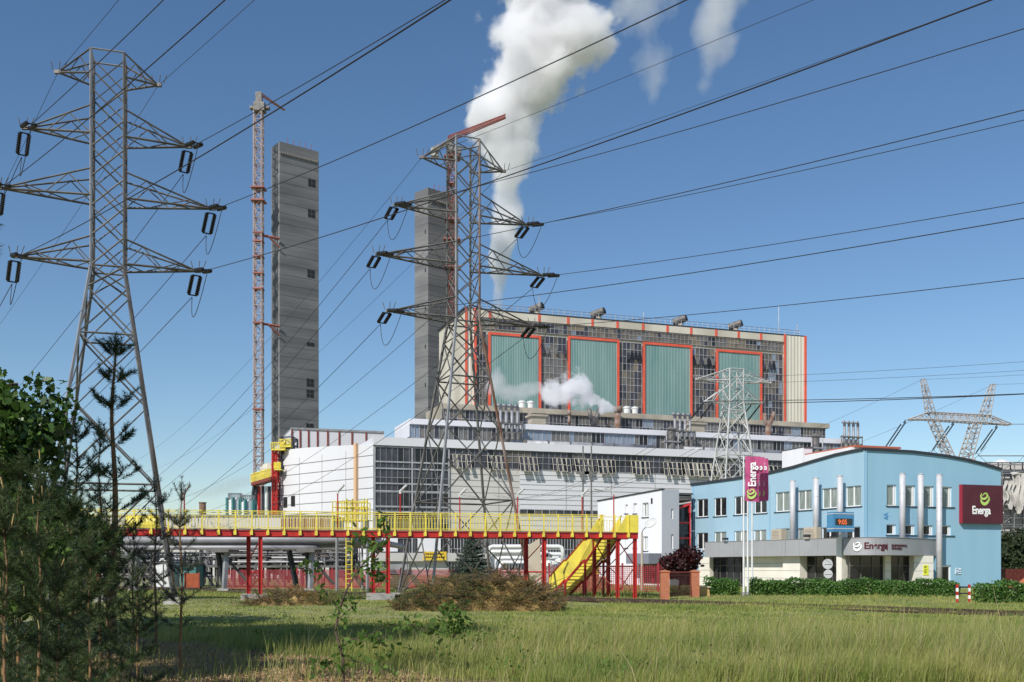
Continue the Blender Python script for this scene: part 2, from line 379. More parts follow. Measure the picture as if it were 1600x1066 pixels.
# teal panels with frames
PAN = [(764,842,519),(888,964,525),(1005,1078,534),(1119,1187,545)]
for i, (a, c, yy) in enumerate(PAN):
    pt = fb.z((a+c)/2, yy+6)
    m = fb.mb(); m.box(fb.u(a), fb.u(c), -.5, .1, zbot, pt); m.build('teal_panel', m_teal, boil)
    m = fb.mb(); w_ = .62
    m.box(fb.u(a)-w_*.6, fb.u(a)+w_*.4, -.75, -.45, zbot, pt+w_*.6); m.box(fb.u(c)-w_*.4, fb.u(c)+w_*.6, -.75, -.45, zbot, pt+w_*.6)
    m.box(fb.u(a)+w_*.4, fb.u(c)-w_*.4, -.74, -.46, pt-w_*.4, pt+w_*.6); m.build('panel_frame', m_orange, boil)
# glazing between them
pt = fb.z(1000, 531)
wts = [(1,4,2,.6,.3,1.2)]*2
gl = [(fb.u(742)+.3, fb.u(763)-.6,[3,4,2,1,1,1],3),(fb.u(842)+.5, fb.u(888)-.6,[4,4,2,.8,.4,.4],6),(fb.u(964)+.5, fb.u(1005)-.5,[8,2,2,.6,.6,.2],6),
      (fb.u(1078)+.5, fb.u(1119)-.5,[7,2,2,.8,.5,.3],6),(fb.u(1187)+.5, fb.u(1225)-.6,[6,2,2.5,1,.6,.3],6)]
for i, (a, c, wt, nu) in enumerate(gl):
    G, Mm = panes(fb, a, c, zbot, pt-1, nu, 10, wt, k=0, seed=i+3, blocks=.45, mull=.10)
    go = G.build('glazing', PANES, boil); Mm.build('mullion', m_mull, go)
    # a row of open ventilation casements, dark behind
    k = fb.mb(); zz = pt-1-(pt-1-zbot)*.22; r = random.Random(i)
    n_ = nu
    for q in range(n_):
        if r.random() < .75:
            a0 = a+(c-a)*q/n_; a1 = a+(c-a)*(q+.8)/n_
            k.quad((a0,-.2,zz+1.5),(a1,-.2,zz+1.5),(a1,-.65,zz-.4),(a0,-.65,zz-.4), r.choice((0,4,4,2)))
    k.build('open_casement', PANES, go)
G, Mm = panes(fb, fb.u(742)+.3, fb.u(1225)-.6, pt-.2, zfas-.25, 76, 2, [1.2,4,2.5,.5,.2,2.6], k=0.05, seed=44, blocks=.6, mull=.08)
go = G.build('glazing', PANES, boil); Mm.build('mullion', m_mull, go)
# roof rails, aerials
m = fb.mb()
nn = 60
for i in range(nn+1):
    a = u0+1+(u1-u0-2)*i/nn; m.bar((a,1,zt),(a,1,zt+1.5),.1)
m.bar((u0+1,1,zt+1.5),(u1-1,1,zt+1.5),.1); m.bar((u0+1,1,zt+.8),(u1-1,1,zt+.8),.08)
m.build('roof_railing', m_galv, boil)
m = fb.mb()
for px, h in ((846,5),(1010,3),(1222,8),(1251,3.4)): m.bar((fb.u(px),1.6,zt),(fb.u(px),1.6,zt+h),.16)
m.build('aerial', m_galv, boil)
# flue elbows on the roof: things of their own
for i, (px, lab) in enumerate(((852,'rusty round steam vent on the boiler house roof, leftmost of the four roof vents'),
        (950,'rusty round steam vent on the boiler house roof, above the second teal panel'),
        (1080,'rusty round steam vent on the boiler house roof, third of four from the left'),
        (1168,'rusty round steam vent on the boiler house roof, nearest the white right end'))):
    a = fb.u(px); t = empty('roof_vent', fb.w(a, 6, zt), lab, 'vent', 'steam vents on the boiler house roof')
    zr = fb.z(px, {852:475,950:483,1080:494.5,1168:502.5}[px]); Yc = fb.w(a,6,0).y
    m = fb.mb(); m.tube((a,6,zt),(a,6,zr+.2),.55,14); m.tube((a,6,zt),(a,6,zt+.5),.8,14)
    for s_ in (-1,1): m.bar((a+s_*1.0,5,zt),(a+s_*.65,5.8,zr-.5),.12)
    m.build('stem', m_beige, t)
    m = fb.mb(); m.tube((a-1.5,7.2,zr-.1),(a+1.0,4.6,zr+.75),.98,18); m.build('drum', m_galvd, t)
    m = fb.mb(); m.tube((a+1.0,4.6,zr+.75),(a+1.06,4.53,zr+.78),.86,18); m.build('mouth', m_black2, t)

# ---- stepped annexes between boiler house and turbine hall
fC = f_hall.off(35); fB = f_hall.off(20)
annex = empty('heater_bay', fC.w(fC.u(1000), 7, 0), 'dirty glazed heater bay with stained cream ledge at the foot of the boiler house', 'industrial building')
zC = fC.z(1055, 650); zCb = fC.z(1055, 657.5); zCw = fC.z(1055, 677)
m = fC.mb(); m.box(fC.u(690), fC.u(1290), .2, 14.8, 0, zCb); m.build('wall', m_ledge, annex)
m = fC.mb(); m.box(fC.u(690), fC.u(1294), -.6, 15, zCb, zC); m.build('ledge', m_ledge, annex)
G, Mm = panes(fC, fC.u(690), fC.u(1289), zCw-1, zCb-.05, 110, 2, [5,1,2.2,.9,2,.2], seed=9, blocks=.7, mull=.09)
go = G.build('glazing', PANES, annex); Mm.build('mullion', m_mull, go)
bunk = empty('bunker_bay', fB.w(fB.u(1050), 7, 0), 'low flat bay with a white parapet band below the stained cream ledge', 'industrial building')
zB = fB.z(1080, 675.3); zBb = fB.z(1080, 683); zBw = fB.z(1080, 703)
m = fB.mb(); m.box(fB.u(640), fB.u(1338), .3, 14.9, 0, zBb); m.build('wall', m_plantgrey, bunk)
m = fB.mb(); m.box(fB.u(640), fB.u(1340), -.6, 15, zBb, zB); m.build('parapet', m_plantwhite, bunk)
G, Mm = panes(fB, fB.u(640), fB.u(1336), zBw-2, zBb-.05, 105, 1, [2,.3,5,3,2.4,.1], seed=19, blocks=.75, mull=.12)
go = G.build('glazing', PANES, bunk); Mm.build('mullion', m_mull, go)
# ---- turbine hall
fh = f_hall
hall = empty('turbine_hall', fh.w(fh.u(950), 9, 0), 'long white turbine hall with a dark ribbon of windows and a glazed left corner', 'industrial building')
zA = fh.z(1000, 700); zAb = fh.z(1000, 711.8); zR = fh.z(1000, 740)
uL, uRt = 0.0, fh.u(1420); uG = fh.u(701)
zlow1, zlow0 = fh.z(870, 797), fh.z(870, 806)
m = fh.mb(); m.box(.01, uRt, .3, 19.5, 0, zAb)
wall = m.build('wall', m_plantcream, hall)
m = fh.mb(); m.box(0, uRt, -.5, 19.7, zAb+.02, zA); m.build('parapet', m_plantwhite, hall)
r = random.Random(5)
def clad(ua, ub, za, zb, n, mt, k=.0):
    m = fh.mb(); m.box(ua, ub, k, .29, za, zb); o = m.build('cladding', mt, hall)
    m = fh.mb()
    for i in range(1, n): zz = za+(zb-za)*i/n; m.box(ua, ub, k-.03, k, zz-.05, zz+.05)
    uu = ua+10
    while uu < ub-3: m.box(uu-.04, uu+.04, k-.028, k, za, zb); uu += 10
    m.build('panel_joint', m_joint, o)
clad(fh.u(812), uRt, zlow1, zR, 8, m_plantwhite)
clad(uG+.3, fh.u(812), fh.z(870,838), zR, 11, m_plantcream, .02)
clad(fh.u(812), uRt, fh.z(870,838), zlow0, 4, m_plantgrey)
G, Mm = panes(fh, uG+.1, uRt, zR+.1, zAb, int((uRt-uG)/1.3), 3, [9,.2,1.2,.5,4,.1], seed=29, blocks=.8, mull=.06)
go = G.build('glazing', PANES, hall); Mm.build('mullion', m_mull, go)
# open casement groups on the ribbon
for px in (721,775,825,877,911,947,1000,1050,1082,1102,1125,1200):
    mg = fh.mb(); mp = fh.mb(); a = fh.u(px-15); c = fh.u(px+14); zt_, zb_ = zAb-1.2, zAb-4.2; n_ = 4
    for q in range(n_):
        a0 = a+(c-a)*q/n_+.1; a1 = a+(c-a)*(q+1)/n_-.1; kk = -.2-r.uniform(.5,1.3); zb2 = zb_+r.uniform(0,.3)
        mp.quad((a0,kk,zb2),(a1,kk,zb2),(a1,-.2,zt_),(a0,-.2,zt_), r.choice((0,0,4,4,0,2)))
        for p_, q_ in (((a0,kk-.03,zb2),(a1,kk-.03,zb2)),((a0,-.23,zt_),(a1,-.23,zt_)),((a0,kk-.03,zb2),(a0,-.23,zt_)),((a1,kk-.03,zb2),(a1,-.23,zt_)),
                       ((a0,(kk-.2)/2-.03,(zb2+zt_)/2),(a1,(kk-.2)/2-.03,(zb2+zt_)/2))): mg.bar(p_, q_, .09)
    wo = mg.build('open_casement', m_band, hall); mp.build('pane', PANES, wo)
# lower dark strip windows
G, Mm = panes(fh, fh.u(812), uRt, zlow0, zlow1, 60, 1, [4,1,1,0,5,.1], seed=31, blocks=.5, mull=.12)
go = G.build('glazing', PANES, hall); Mm.build('mullion', m_mull, go)
# left glass corner
zg1, zg0 = fh.z(583, 698), fh.z(583, 864)
G, Mm = panes(fh, .25, uG, zg0, zg1, 13, 7, [14,.1,.5,.2,6,.05], seed=33, blocks=.8, mull=.06)
go = G.build('curtain_wall', PANES, hall); Mm.build('mullion', m_mull, go)
m = fh.mb()
for yy in (697.5, 721, 731.5, 755, 767, 791, 799, 840): zz = fh.z(583, yy); m.box(.2, uG, -.24, -.175, zz-.14, zz+.14)
for q in range(0, 15, 7): a = .25+(uG-.25)*q/14; m.box(a-.16, a+.16, -.245, -.175, zg0, zg1)
m.build('transom', m_mull, go)
# lower floor of glazing with drawn curtains, plinth, grilles
zz0 = fh.z(620,862); zz1 = fh.z(620,841)
for a, c in ((596,621),(652,688)): fh.mb().box(fh.u(a), fh.u(c), -.3, -.25, zz0, zz1).build('curtain', m_housew, hall)
m = fh.mb(); m.box(.1, fh.u(860), -.6, .28, fh.z(620,877), fh.z(620,864)); m.build('plinth', m_plantcream, hall)
G, Mm = panes(fh, .1, fh.u(638), .3, fh.z(620,877.5), 40, 1, [3,0,4,0,0,0], k=-.05, seed=35, blocks=.9, mull=.14)
go = G.build('grille', PANES, hall); Mm.build('mullion', m_mull, go)
G, Mm = panes(fh, fh.u(700), fh.u(1100), .3, fh.z(870,840), 90, 3, [6,.4,3,.3,3,.1], k=-.05, seed=36, blocks=.8, mull=.14)
go = G.build('glazing', PANES, hall); Mm.build('mullion', m_mull, go)
# rooftop pipes and vents standing on the bays
def roofpipe(fc, a, c, refpx, y, rad, k, lab):
    t = empty('steam_pipe', fc.w((fc.u(a)+fc.u(c))/2, k, fc.z(refpx,y)-rad), lab, 'pipe', 'pipes along the hall roof')
    z = fc.z(refpx, y); m = fc.mb(); m.tube((fc.u(a),k,z),(fc.u(c),k,z),rad,14); m.build('pipe', m_pipe, t, True)
    m = fc.mb(); n_ = int((fc.u(c)-fc.u(a))/5)
    for i in range(n_+1):
        a_ = fc.u(a)+(fc.u(c)-fc.u(a))*i/n_; m.bar((a_-.5,k,z-rad),(a_-.5,k,z-rad-3),.22); m.bar((a_+.5,k,z-rad),(a_+.5,k,z-rad-3),.22); m.box(a_-.1,a_+.1,k-rad-.1,k+rad+.1,z-rad-.1,z+rad+.05)
    m.build('pipe_support', m_galvd, t)
roofpipe(fh, 655, 792, 720, 683.5, .75, 9, 'silver pipe on the hall roof behind the middle lattice pylon')
roofpipe(fh, 843, 1052, 950, 690, .8, 9, 'long silver pipe on the hall roof right of the middle pylon')
roofpipe(fh, 1096, 1290, 1200, 699.5, .7, 9, 'silver pipe on the hall roof behind the grey pylon')
for px, yt, yb, lab in ((791,643,690,'group of thin exhaust stacks on the hall roof beside the middle pylon'),
                        (1060,656,700,'group of thin exhaust stacks with hooked tops left of the grey pylon'),
                        (1322,668,705,'group of thin exhaust stacks behind the left wing of the blue office')):
    fcx = fB; t = empty('exhaust_stacks', fcx.w(fcx.u(px), -1.5, zB-6), lab, 'vent', 'exhaust stacks on the hall roof'); u_ = fcx.u(px); zt_ = fcx.z(px,yt); zb_ = fcx.z(px,yb)
    for q in range(4):
        m = fcx.mb(); a = u_+(q-1.5)*1.3; m.tube((a,-2,zb_),(a,-2,zt_),.33,8); m.path([(a,-2,zt_),(a,-2,zt_+.6),(a-.3,-2.2,zt_+1),(a-.9,-2.6,zt_+.8)],.36,8)
        m.build('stack', m_pipe, t, True)
    m = fcx.mb()
    for zz in (.25,.55): m.box(u_-3,u_+3,-2.5,-1.6,zb_+(zt_-zb_)*zz-.15,zb_+(zt_-zb_)*zz+.15)
    for a in (-3,3): m.bar((u_+a,-2.3,zb_-3),(u_+a,-2.3,zb_+(zt_-zb_)*.6),.25)
    for q in range(4): m.tube((u_+(q-1.5)*1.3,-2.6,zb_+.2),(u_+(q-1.5)*1.3,-2.6,zb_+1.5),.5,8)
    m.build('frame', m_galvd, t)
for px, y, lab in ((847,658,'cream ridge ventilator box on the bay roof beside the left exhaust stacks'),(1098,670,'cream ridge ventilator box on the bay roof left of the grey pylon')):
    t = empty('ventilator', fB.w(fB.u(px),3,zB), lab, 'vent'); a = fB.u(px)
    m = fB.mb(); m.box(a-1.6,a+1.6,2,5,zB,zB+2.2); m.box(a-2.1,a+2.1,1.6,5.4,zB+2.2,zB+2.6); m.box(a-1.6,a+1.6,2,5,zB+2.9,zB+3.2); m.box(a-1.2,a+1.2,2.2,4.8,zB+2.6,zB+2.9)
    m.build('housing', m_ledge, t)
    fB.mb().prism([(a-4,zB),(a-2,zB+.6),(a+2,zB+.6),(a+3,zB)],2.2,4.6).build('skirt', m_ledge, t)
for px, lab in ((1036,'squat mushroom vent on the hall roof left of the hooked stacks'),(1259,'squat mushroom vent on the hall roof at its far right end')):
    t = empty('mushroom_vent', fB.w(fB.u(px),-4,zB-4), lab, 'vent'); a = fB.u(px)
    m = fB.mb(); m.lathe((a,-4,zB-5),[(.9,0),(.9,4.6),(1.3,4.7),(.5,5.4),(.1,5.6)],12); m.build('hood', m_galvd, t)
    m = fB.mb()
    for q in (-1,1): m.bar((a+q*1.5,-4.6,zB-6),(a+q*1.5,-4.6,zB-.8),.25)
    m.box(a-1.9,a+1.9,-5,-3,zB-3.2,zB-2.9); m.build('frame', m_galv, t)
for px, k, yt, yb, rad, mt, lab in ((920,3,648,676,.75,m_galvd,'forked dark flue pipe in front of the second teal panel'),(957,3,640,676,.75,m_rust,'rusty steam pipe puffing white steam before the second teal panel'),
        (1190,3,655,690,.75,m_rust,'dark rusty flue with bent top below the fourth teal panel'),(882,3,645,672,.3,m_rust,'thin rusty steam pipe between the first two teal panels')):
    fcx = fC; a = fcx.u(px); t = empty('flue_pipe', fcx.w(a,-3,zCb-4), lab, 'pipe'); z1 = fcx.z(px,yt); z0 = fcx.z(px,yb)
    m = fcx.mb(); m.tube((a,-3,z0-4),(a,-3,z1-1),rad,10)
    if rad > .74 and px != 957: m.path([(a,-3,z1-2.5),(a+.8,-3,z1-1),(a+1.6,-3.2,z1+1.4)],rad*.7,10); m.path([(a,-3,z1-2.5),(a-.8,-3,z1-1),(a-1.4,-3.2,z1+1)],rad*.7,10)
    else: m.tube((a,-3,z1-1),(a,-3,z1+.2),rad*1.5,10)
    m.build('pipe', mt, t, True)
    m = fcx.mb()
    for q in range(7): m.box(a-rad-.6,a-rad-.1,-3.1,-2.9,z0+q*.9,z0+q*.9+.12)
    m.build('ladder', m_galv, t)
for px, lab in ((829,'pair of white roof drums at the foot of the first teal panel'),(994,'pair of white roof drums at the foot of the third teal panel')):
    t = empty('roof_drums', fC.w(fC.u(px),3,zC), lab, 'vent')
    for q in (-1.1,1.1): m = fC.mb(); m.lathe((fC.u(px)+q,3,zC),[(.8,0),(.8,1.6),(.95,1.7),(.95,2),(.2,2.3)],12); m.build('drum', m_pipew, t)
# the white angled end wing (left face)
fw_ = Fac(GX(583,195), 195, d=(1.03,-1)); 
uw = fw_.u(437)
wing = empty('hall_end_wing', fw_.w(uw/2, 6, 0), 'white panelled end wing of the turbine hall, at the left beside the red lattice tower', 'industrial building')
zs = [(fw_.u(px), fw_.z(px, y)) for px, y in ((437,703.5),(480,699.5),(530,696.5),(583,694))]
pl = [(uw,0),(0,0)]+[(u_,z_) for u_, z_ in reversed(zs)]
m = fw_.mb(); m.prism(pl, .02, 24); m.build('wall', m_plantwhite, wing)
m = fw_.mb(); H = zs[-1][1]
for i in range(1, 12): zz = H*i/12; m.box(uw, 0, -.03, .02, zz-.06, zz+.06)
for i in (.27,.52,.77): m.box(uw*i-.03, uw*i+.03, -.028, .02, 0, H*.97)
m.build('panel_joint', m_joint, wing)
for px, y in ((446,785),(458,783)):
    a, z_ = fw_.at(px, y); m = fw_.mb(); m.box(a-.7,a+.7,-.08,.03,z_-1.1,z_+1.1); m.build('vent_grille', PANES[4], wing)
a = fw_.u(558)
m = fw_.mb(); m.box(a-.35,a+.35,-.6,-.03,0,zs[-1][1]+.5); m.build('downpipe', mat('peach_downpipe',(.62,.40,.24),rough=.7), wing)
m = fw_.mb(); m.box(uw-2.5, uw-.02, .8, 22, 0, fw_.z(433,735)); m.build('side_bay', m_plantgrey, wing)
# ribbed white block just behind the wing
ft = Fac(GX(452,260), 260, VPR)
blk = empty('ribbed_block', ft.w(ft.u(500),10,0), 'white block with thin dark red ribs peeping over the end wing', 'industrial building')
zt_ = ft.z(480,672); m = ft.mb(); m.box(ft.u(455),ft.u(600),0,40,0,zt_); m.build('wall', m_plantwhite, blk)
m = ft.mb()
for px in (456,469,482,496,512,530,550,572): m.box(ft.u(px)-.2,ft.u(px)+.2,-.2,0,0,zt_)
m.build('rib', m_redrust, blk)
ft.mb().box(ft.u(455),ft.u(600),-.25,40,zt_,zt_+.5).build('coping', m_galv, blk)
# small orange-roofed and white sheds at right behind the blue office
f_r = Fac(GX(1335,180), 180, VPR)
t = empty('low_shed', f_r.w(f_r.u(1370),8,0), 'low shed with a brick red roof edge peeping over the blue office', 'shed')
m = f_r.mb(); m.box(f_r.u(1330),f_r.u(1404),0,14,0,f_r.z(1370,700.5)); m.build('wall', m_housew, t)
m = f_r.mb(); m.box(f_r.u(1334),f_r.u(1405),-.5,14.5,f_r.z(1370,700.5),f_r.z(1370,697.5)); m.build('roof', mat('brick_red_roof',(.42,.12,.07),rough=.8), t)
t = empty('lift_housing', f_r.w(f_r.u(1342),18,0), 'small white housing on the roofline left of the brick red shed roof', 'building')
m = f_r.mb(); m.box(f_r.u(1334),f_r.u(1349),15,22,0,f_r.z(1342,685)); m.build('wall', m_housew, t)
m = f_r.mb(); m.box(f_r.u(1333.5),f_r.u(1349.5),14.8,22.2,f_r.z(1342,685),f_r.z(1342,684)); m.build('roof', m_roofdk, t)

# ---- masts in front of the hall
for px, lab in ((911,'thin tall mast before the white hall, left one of the two'),(924,'thin tall mast with bracket before the white hall, right one of the two')):
    Yp = 150; t = empty('mast', (GX(px,Yp),Yp,0), lab, 'mast', 'thin masts before the hall'); x_ = GX(px,Yp); top = P(px,697,Yp).z
    m = MB(); m.tube((x_,Yp,0),(x_,Yp,top),.16,8,r2=.10); m.build('pole', m_galvd, t)
    m = MB(); zb = P(px,741,Yp).z; m.box(x_-1,x_+.9,Yp-.1,Yp+.1,zb,zb+.4); m.bar((x_,Yp,zb+.4),(x_-.9,Yp,zb+2),.1); m.build('bracket', m_galvd, t)

# ---- red lattice tower with yellow galleries, conveyor
Yt = 215
t = empty('lattice_tower', (GX(431,Yt),Yt,0), 'red lattice tower with yellow galleries beside the white end wing', 'tower')
def lattice(mb, x0, x1, y0, y1, z0, z1, n, w, diag=True):
    cs = [(x0,y0),(x1,y0),(x1,y1),(x0,y1)]
    for c in cs: mb.bar((*c,z0),(*c,z1),w)
    for i in range(n):
        a = z0+(z1-z0)*i/n; b_ = z0+(z1-z0)*(i+1)/n
        for k in range(4):
            p, q = cs[k], cs[(k+1)%4]; mb.bar((*p,b_),(*q,b_),w*.6)
            if diag:
                if (i+k)%2: mb.bar((*p,a),(*q,b_),w*.6)
                else: mb.bar((*q,a),(*p,b_),w*.6)
m = MB(); lattice(m, GX(426,Yt), GX(432,Yt), Yt, Yt+3, 0, P(0,703,Yt).z, 14, .35); m.build('frame', m_red, t)
m = MB(); lattice(m, GX(438,Yt), GX(457,Yt), Yt+1, Yt+5, P(0,742,Yt).z, P(0,682,Yt).z, 5, .3); m.build('upper_frame', m_roofdk, t)
for xa, xb, y in ((425,447,702),(430,440,733),(438,456,697)):
    m = MB(); z = P(0,y,Yt).z; xa_, xb_ = GX(xa,Yt), GX(xb,Yt); m.box(xa_,xb_,Yt-1,Yt+3,z-.3,z)
    for q in range(9):
        xx = xa_+(xb_-xa_)*q/8; m.bar((xx,Yt-1,z),(xx,Yt-1,z+1.3),.14)
    m.box(xa_,xb_,Yt-1.05,Yt-.95,z+1.2,z+1.35); m.build('gallery', m_yellow, t)
t = empty('conveyor_bridge', (GX(412,Yt),Yt,0), 'sloping gallery with yellow railing on red and dark legs left of the red lattice tower', 'conveyor')
m = MB(); a = P(396,757,Yt); b_ = P(426,748,Yt)
m.add([a+Vector(v) for v in ((0,-2,-.4),(0,2,-.4),(0,2,.2),(0,-2,.2))]+[b_+Vector(v) for v in ((0,-2,-.4),(0,2,-.4),(0,2,.2),(0,-2,.2))],[(0,1,2,3),(7,6,5,4),(0,4,5,1),(1,5,6,2),(2,6,7,3),(3,7,4,0)])
m.build('deck', m_redrust, t)
m = MB()
for q in range(16):
    p = a.lerp(b_, q/15); m.bar(p+Vector((0,-2,.2)), p+Vector((0,-2,1.9)), .16)
m.bar(a+Vector((0,-2,1.9)), b_+Vector((0,-2,1.9)), .18); m.bar(a+Vector((0,-2,1.1)), b_+Vector((0,-2,1.1)), .14); m.build('railing', m_yellow, t)
for px, lean, mt in ((397,-3,m_roofdk),(402,-2,m_roofdk),(405,0,m_red),(411,0,m_roofdk),(417,0,m_pipew),(421,0,m_roofdk)):
    m = MB(); z = a.z-.4; m.bar((GX(px,Yt),Yt,z),(GX(px,Yt)+lean*.8,Yt,0),.5); m.build('leg', mt, t)
m = MB(); m.lathe((GX(413,Yt),Yt+4,P(0,748,Yt).z),[(1.4,0),(1.9,.8),(1.9,2.4),(1.2,3.4),(.4,3.7)],12); m.build('drum', m_band, t)
# tanks
for px0, px1, yt, lab in ((357,378,780,'white round tank with teal rim, left of the two'),(376,397,783,'white round tank with teal frame beside the conveyor legs')):
    Yk = 170; x_ = GX((px0+px1)/2,Yk); rr = (GX(px1,Yk)-GX(px0,Yk))/2; t = empty('storage_tank', (x_,Yk,0), lab, 'tank', 'white storage tanks')
    zt_ = P(0,yt,Yk).z; m = MB(); m.lathe((x_,Yk,0),[(rr,0),(rr,zt_-.3),(rr*.5,zt_+.2)],28); m.build('shell', m_pipew, t, False)
    m = MB()
    for ang in range(0,360,60): 
        c, s = math.cos(R(ang+30)), math.sin(R(ang+30)); m.bar((x_+c*(rr+.2),Yk+s*(rr+.2),0),(x_+c*(rr+.2),Yk+s*(rr+.2),zt_+.2),.4)
    m.build('frame', m_tealt, t)
    m = MB()
    for ang in range(0,360,20):
        c, s = math.cos(R(ang)), math.sin(R(ang)); c2, s2 = math.cos(R(ang+20)), math.sin(R(ang+20))
        m.bar((x_+c*rr,Yk+s*rr,zt_-.2),(x_+c*rr,Yk+s*rr,zt_+.9),.08); m.bar((x_+c*rr,Yk+s*rr,zt_+.9),(x_+c2*rr,Yk+s2*rr,zt_+.9),.08)
    m.build('railing', m_galv, t)
t = empty('chimney', (GX(316.5,260),260,0), 'short brown brick chimney stub on the horizon behind the yellow railing', 'chimney')
m = MB(); m.lathe((GX(316.5,260),260,0),[(1.0,0),(.85,P(0,787,260).z),(1.0,P(0,786,260).z),(1.0,P(0,785,260).z)],14); m.build('stack', m_chimney, t)
# low pale boundary building far left behind the railing
t = empty('low_store', (GX(250,150),155,0), 'long low pale store behind the footbridge railing at the left', 'shed')
m = MB(); m.box(GX(100,150),GX(520,150),150,160,0,P(0,806,150).z); m.build('wall', m_plantcream, t)
m = MB(); m.box(GX(99,150),GX(521,150),149.7,160.3,P(0,806,150).z,P(0,804.5,150).z); m.build('roof', m_galv, t)
m = MB()
for q in range(26): xx = GX(440+q*3,150); m.box(xx-.06,xx+.06,149.9,150.05,3,P(0,810,150).z)
m.build('louvre', m_redrust, t)
t = empty('yellow_tank', (GX(230,80),80,0), 'yellow horizontal tank behind the railing left, beside the pylon leg', 'tank')
m = MB(); z = P(0,818,80).z; m.tube((GX(200,80),80,z),(GX(250,80),80,z),.62,16); m.build('shell', m_yellow, t)
m = MB(); 
for px in (206,243): m.box(GX(px,80)-.15,GX(px,80)+.15,79.6,80.4,0,z-.4)
m.build('leg', m_galvd, t)

# ---- scaffolded building far right
Ys = 150
t = empty('scaffolded_building', (GX(1590,Ys),Ys+5,0), 'building wrapped in scaffolding and pale torn sheets at the right edge', 'building')
m = MB(); m.box(GX(1563,Ys)-4,GX(1680,Ys),Ys+2,Ys+20,0,P(0,722,Ys).z); m.build('wall', m_plantcream, t)
m = MB(); x0 = GX(1560,Ys)-3; x1 = GX(1680,Ys); 
for i in range(9):
    xx = x0+(x1-x0)*i/8
    for yy in (Ys, Ys+1.2): m.bar((xx,yy,0),(xx,yy,P(0,722,Ys).z),.14)
for j in range(1, 14):
    zz = P(0,722,Ys).z*j/13
    m.box(x0,x1,Ys+.1,Ys+1.1,zz-.08,zz); m.bar((x0,Ys,zz+.9),(x1,Ys,zz+.9),.1)
    for i in range(8):
        xx = x0+(x1-x0)*i/8; xn = x0+(x1-x0)*(i+1)/8
        if (i+j)%2: m.bar((xx,Ys,zz-1.2),(xn,Ys,zz),.1)
m.build('scaffolding', m_scaff, t)
def cloth(mb, x0, x1, z0, z1, Y, nx, nz, amp, seed, cut=None):
    r = random.Random(seed); ph = [r.uniform(0,6) for _ in range(6)]; vs = []; fs = []
    for j in range(nz+1):
        for i in range(nx+1):
            u_ = i/nx; v_ = j/nz; x = x0+(x1-x0)*u_; z = z0+(z1-z0)*v_
            z += amp*(1-v_)*math.sin(u_*7+ph[0])*1.2
            vs.append((x+amp*.3*math.sin(v_*9+ph[1]), Y+amp*.5*math.sin(u_*14+ph[2]+v_*3)+amp*.3*math.sin(u_*31+ph[3]), z))
    for j in range(nz):
        for i in range(nx): a = j*(nx+1)+i; fs.append((a,a+1,a+nx+2,a+nx+1))
    mb.add(vs, fs)
m = MB(); cloth(m, GX(1577,Ys), GX(1680,Ys), P(0,748,Ys).z, P(0,738,Ys).z, Ys-.7, 30, 8, .5, 1)
cloth(m, GX(1564,Ys), GX(1580,Ys), P(0,790,Ys).z, P(0,752,Ys).z, Ys-.8, 14, 12, .6, 2); cloth(m, GX(1577,Ys), GX(1600,Ys), P(0,797,Ys).z, P(0,740,Ys).z, Ys-.6, 14, 12, .5, 4)
m.build('sheet', m_sheetgrey, t)
m = MB(); m.lathe((GX(1595,Ys),Ys+6,P(0,722,Ys).z),[(1.6,0),(1.3,.6),(.4,1)],12); m.build('roof_dome', m_plantwhite, t)

# ================================================================== the two bare concrete towers and their cranes (beyond the plant)
def tower(pxa, pxm, pxb, ytop, Yt_, lab, wins, slots, taper=0):
    Xm = GX(pxm, Yt_); Xb = GX(pxb, Yt_+10); Xa = GX(pxa, Yt_+6)
    zt_ = P(0,ytop,Yt_).z
    t = empty('concrete_tower', ((Xa+Xb)/2, Yt_+12, 0), lab, 'tower', 'bare concrete towers under construction')
    A, B, C_ = Vector((Xm,Yt_,0)), Vector((Xb,Yt_+10,0)), Vector((Xa,Yt_+6,0)); D = B+C_-A
    def face(p, q, nm, mt):
        f = Fac(p.x, p.y, d=(q.x-p.x, q.y-p.y)); return f, (q-p).length
    m = MB(); Z = Vector((0,0,zt_))
    for p, q in ((A,B),(B,D),(D,C_),(C_,A)): m.quad(p, q, q+Z, p+Z)
    m.quad(A+Z,B+Z,D+Z,C_+Z); shaft = m.build('shaft', m_towerdk, t)
    fR, LR = face(A, B, 0, 0); fL, LL = face(C_, A, 0, 0)
    mj = MB()
    for f, L in ((fR,LR),(fL,LL)):
        mm_ = f.mb(); nlev = int(zt_/4)
        for i in range(1, nlev): mm_.box(0, L, -.06, 0, i*4-.07, i*4+.07)
        mj.add(mm_.V, mm_.F)
    mj.build('pour_line', m_towerdk, t)
    for y, h in wins:
        a, z_ = fR.at(pxb-10.5-(y-220)*.008, y); mm_ = fR.mb()
        s_ = 1.35
        for dx in (-1,1):
            for dz in ((-1,1) if h else (0,)): mm_.box(a+dx*s_*.62-s_*.5, a+dx*s_*.62+s_*.5, -.12, .3, z_+dz*s_*.62-s_*.5, z_+dz*s_*.62+s_*.5)
        mm_.build('opening', m_black2, t)
    for z_ in np.arange(12, zt_-10, slots): fL.mb().box(LL-2.0, LL-1.4, -.06, .1, z_, z_+1.5).build('slot', m_black2, t)
    mm_ = fR.mb(); mm_.box(0, LR, -.15, 0, zt_-4.3, zt_-3.9)
    for i in range(16): mm_.box(LR*i/16, LR*i/16+.5, -.5, -.15, zt_-4.8, zt_-3.9)
    mm_.build('formwork_ledge', m_towerlt, t)
    mm_ = MB()
    for i in range(5): p = A.lerp(B, .2+.15*i)+Z; mm_.bar(p, p+Vector((0,0,2.2)), .15)
    mm_.build('starter_bar', m_crane, t)
    return t
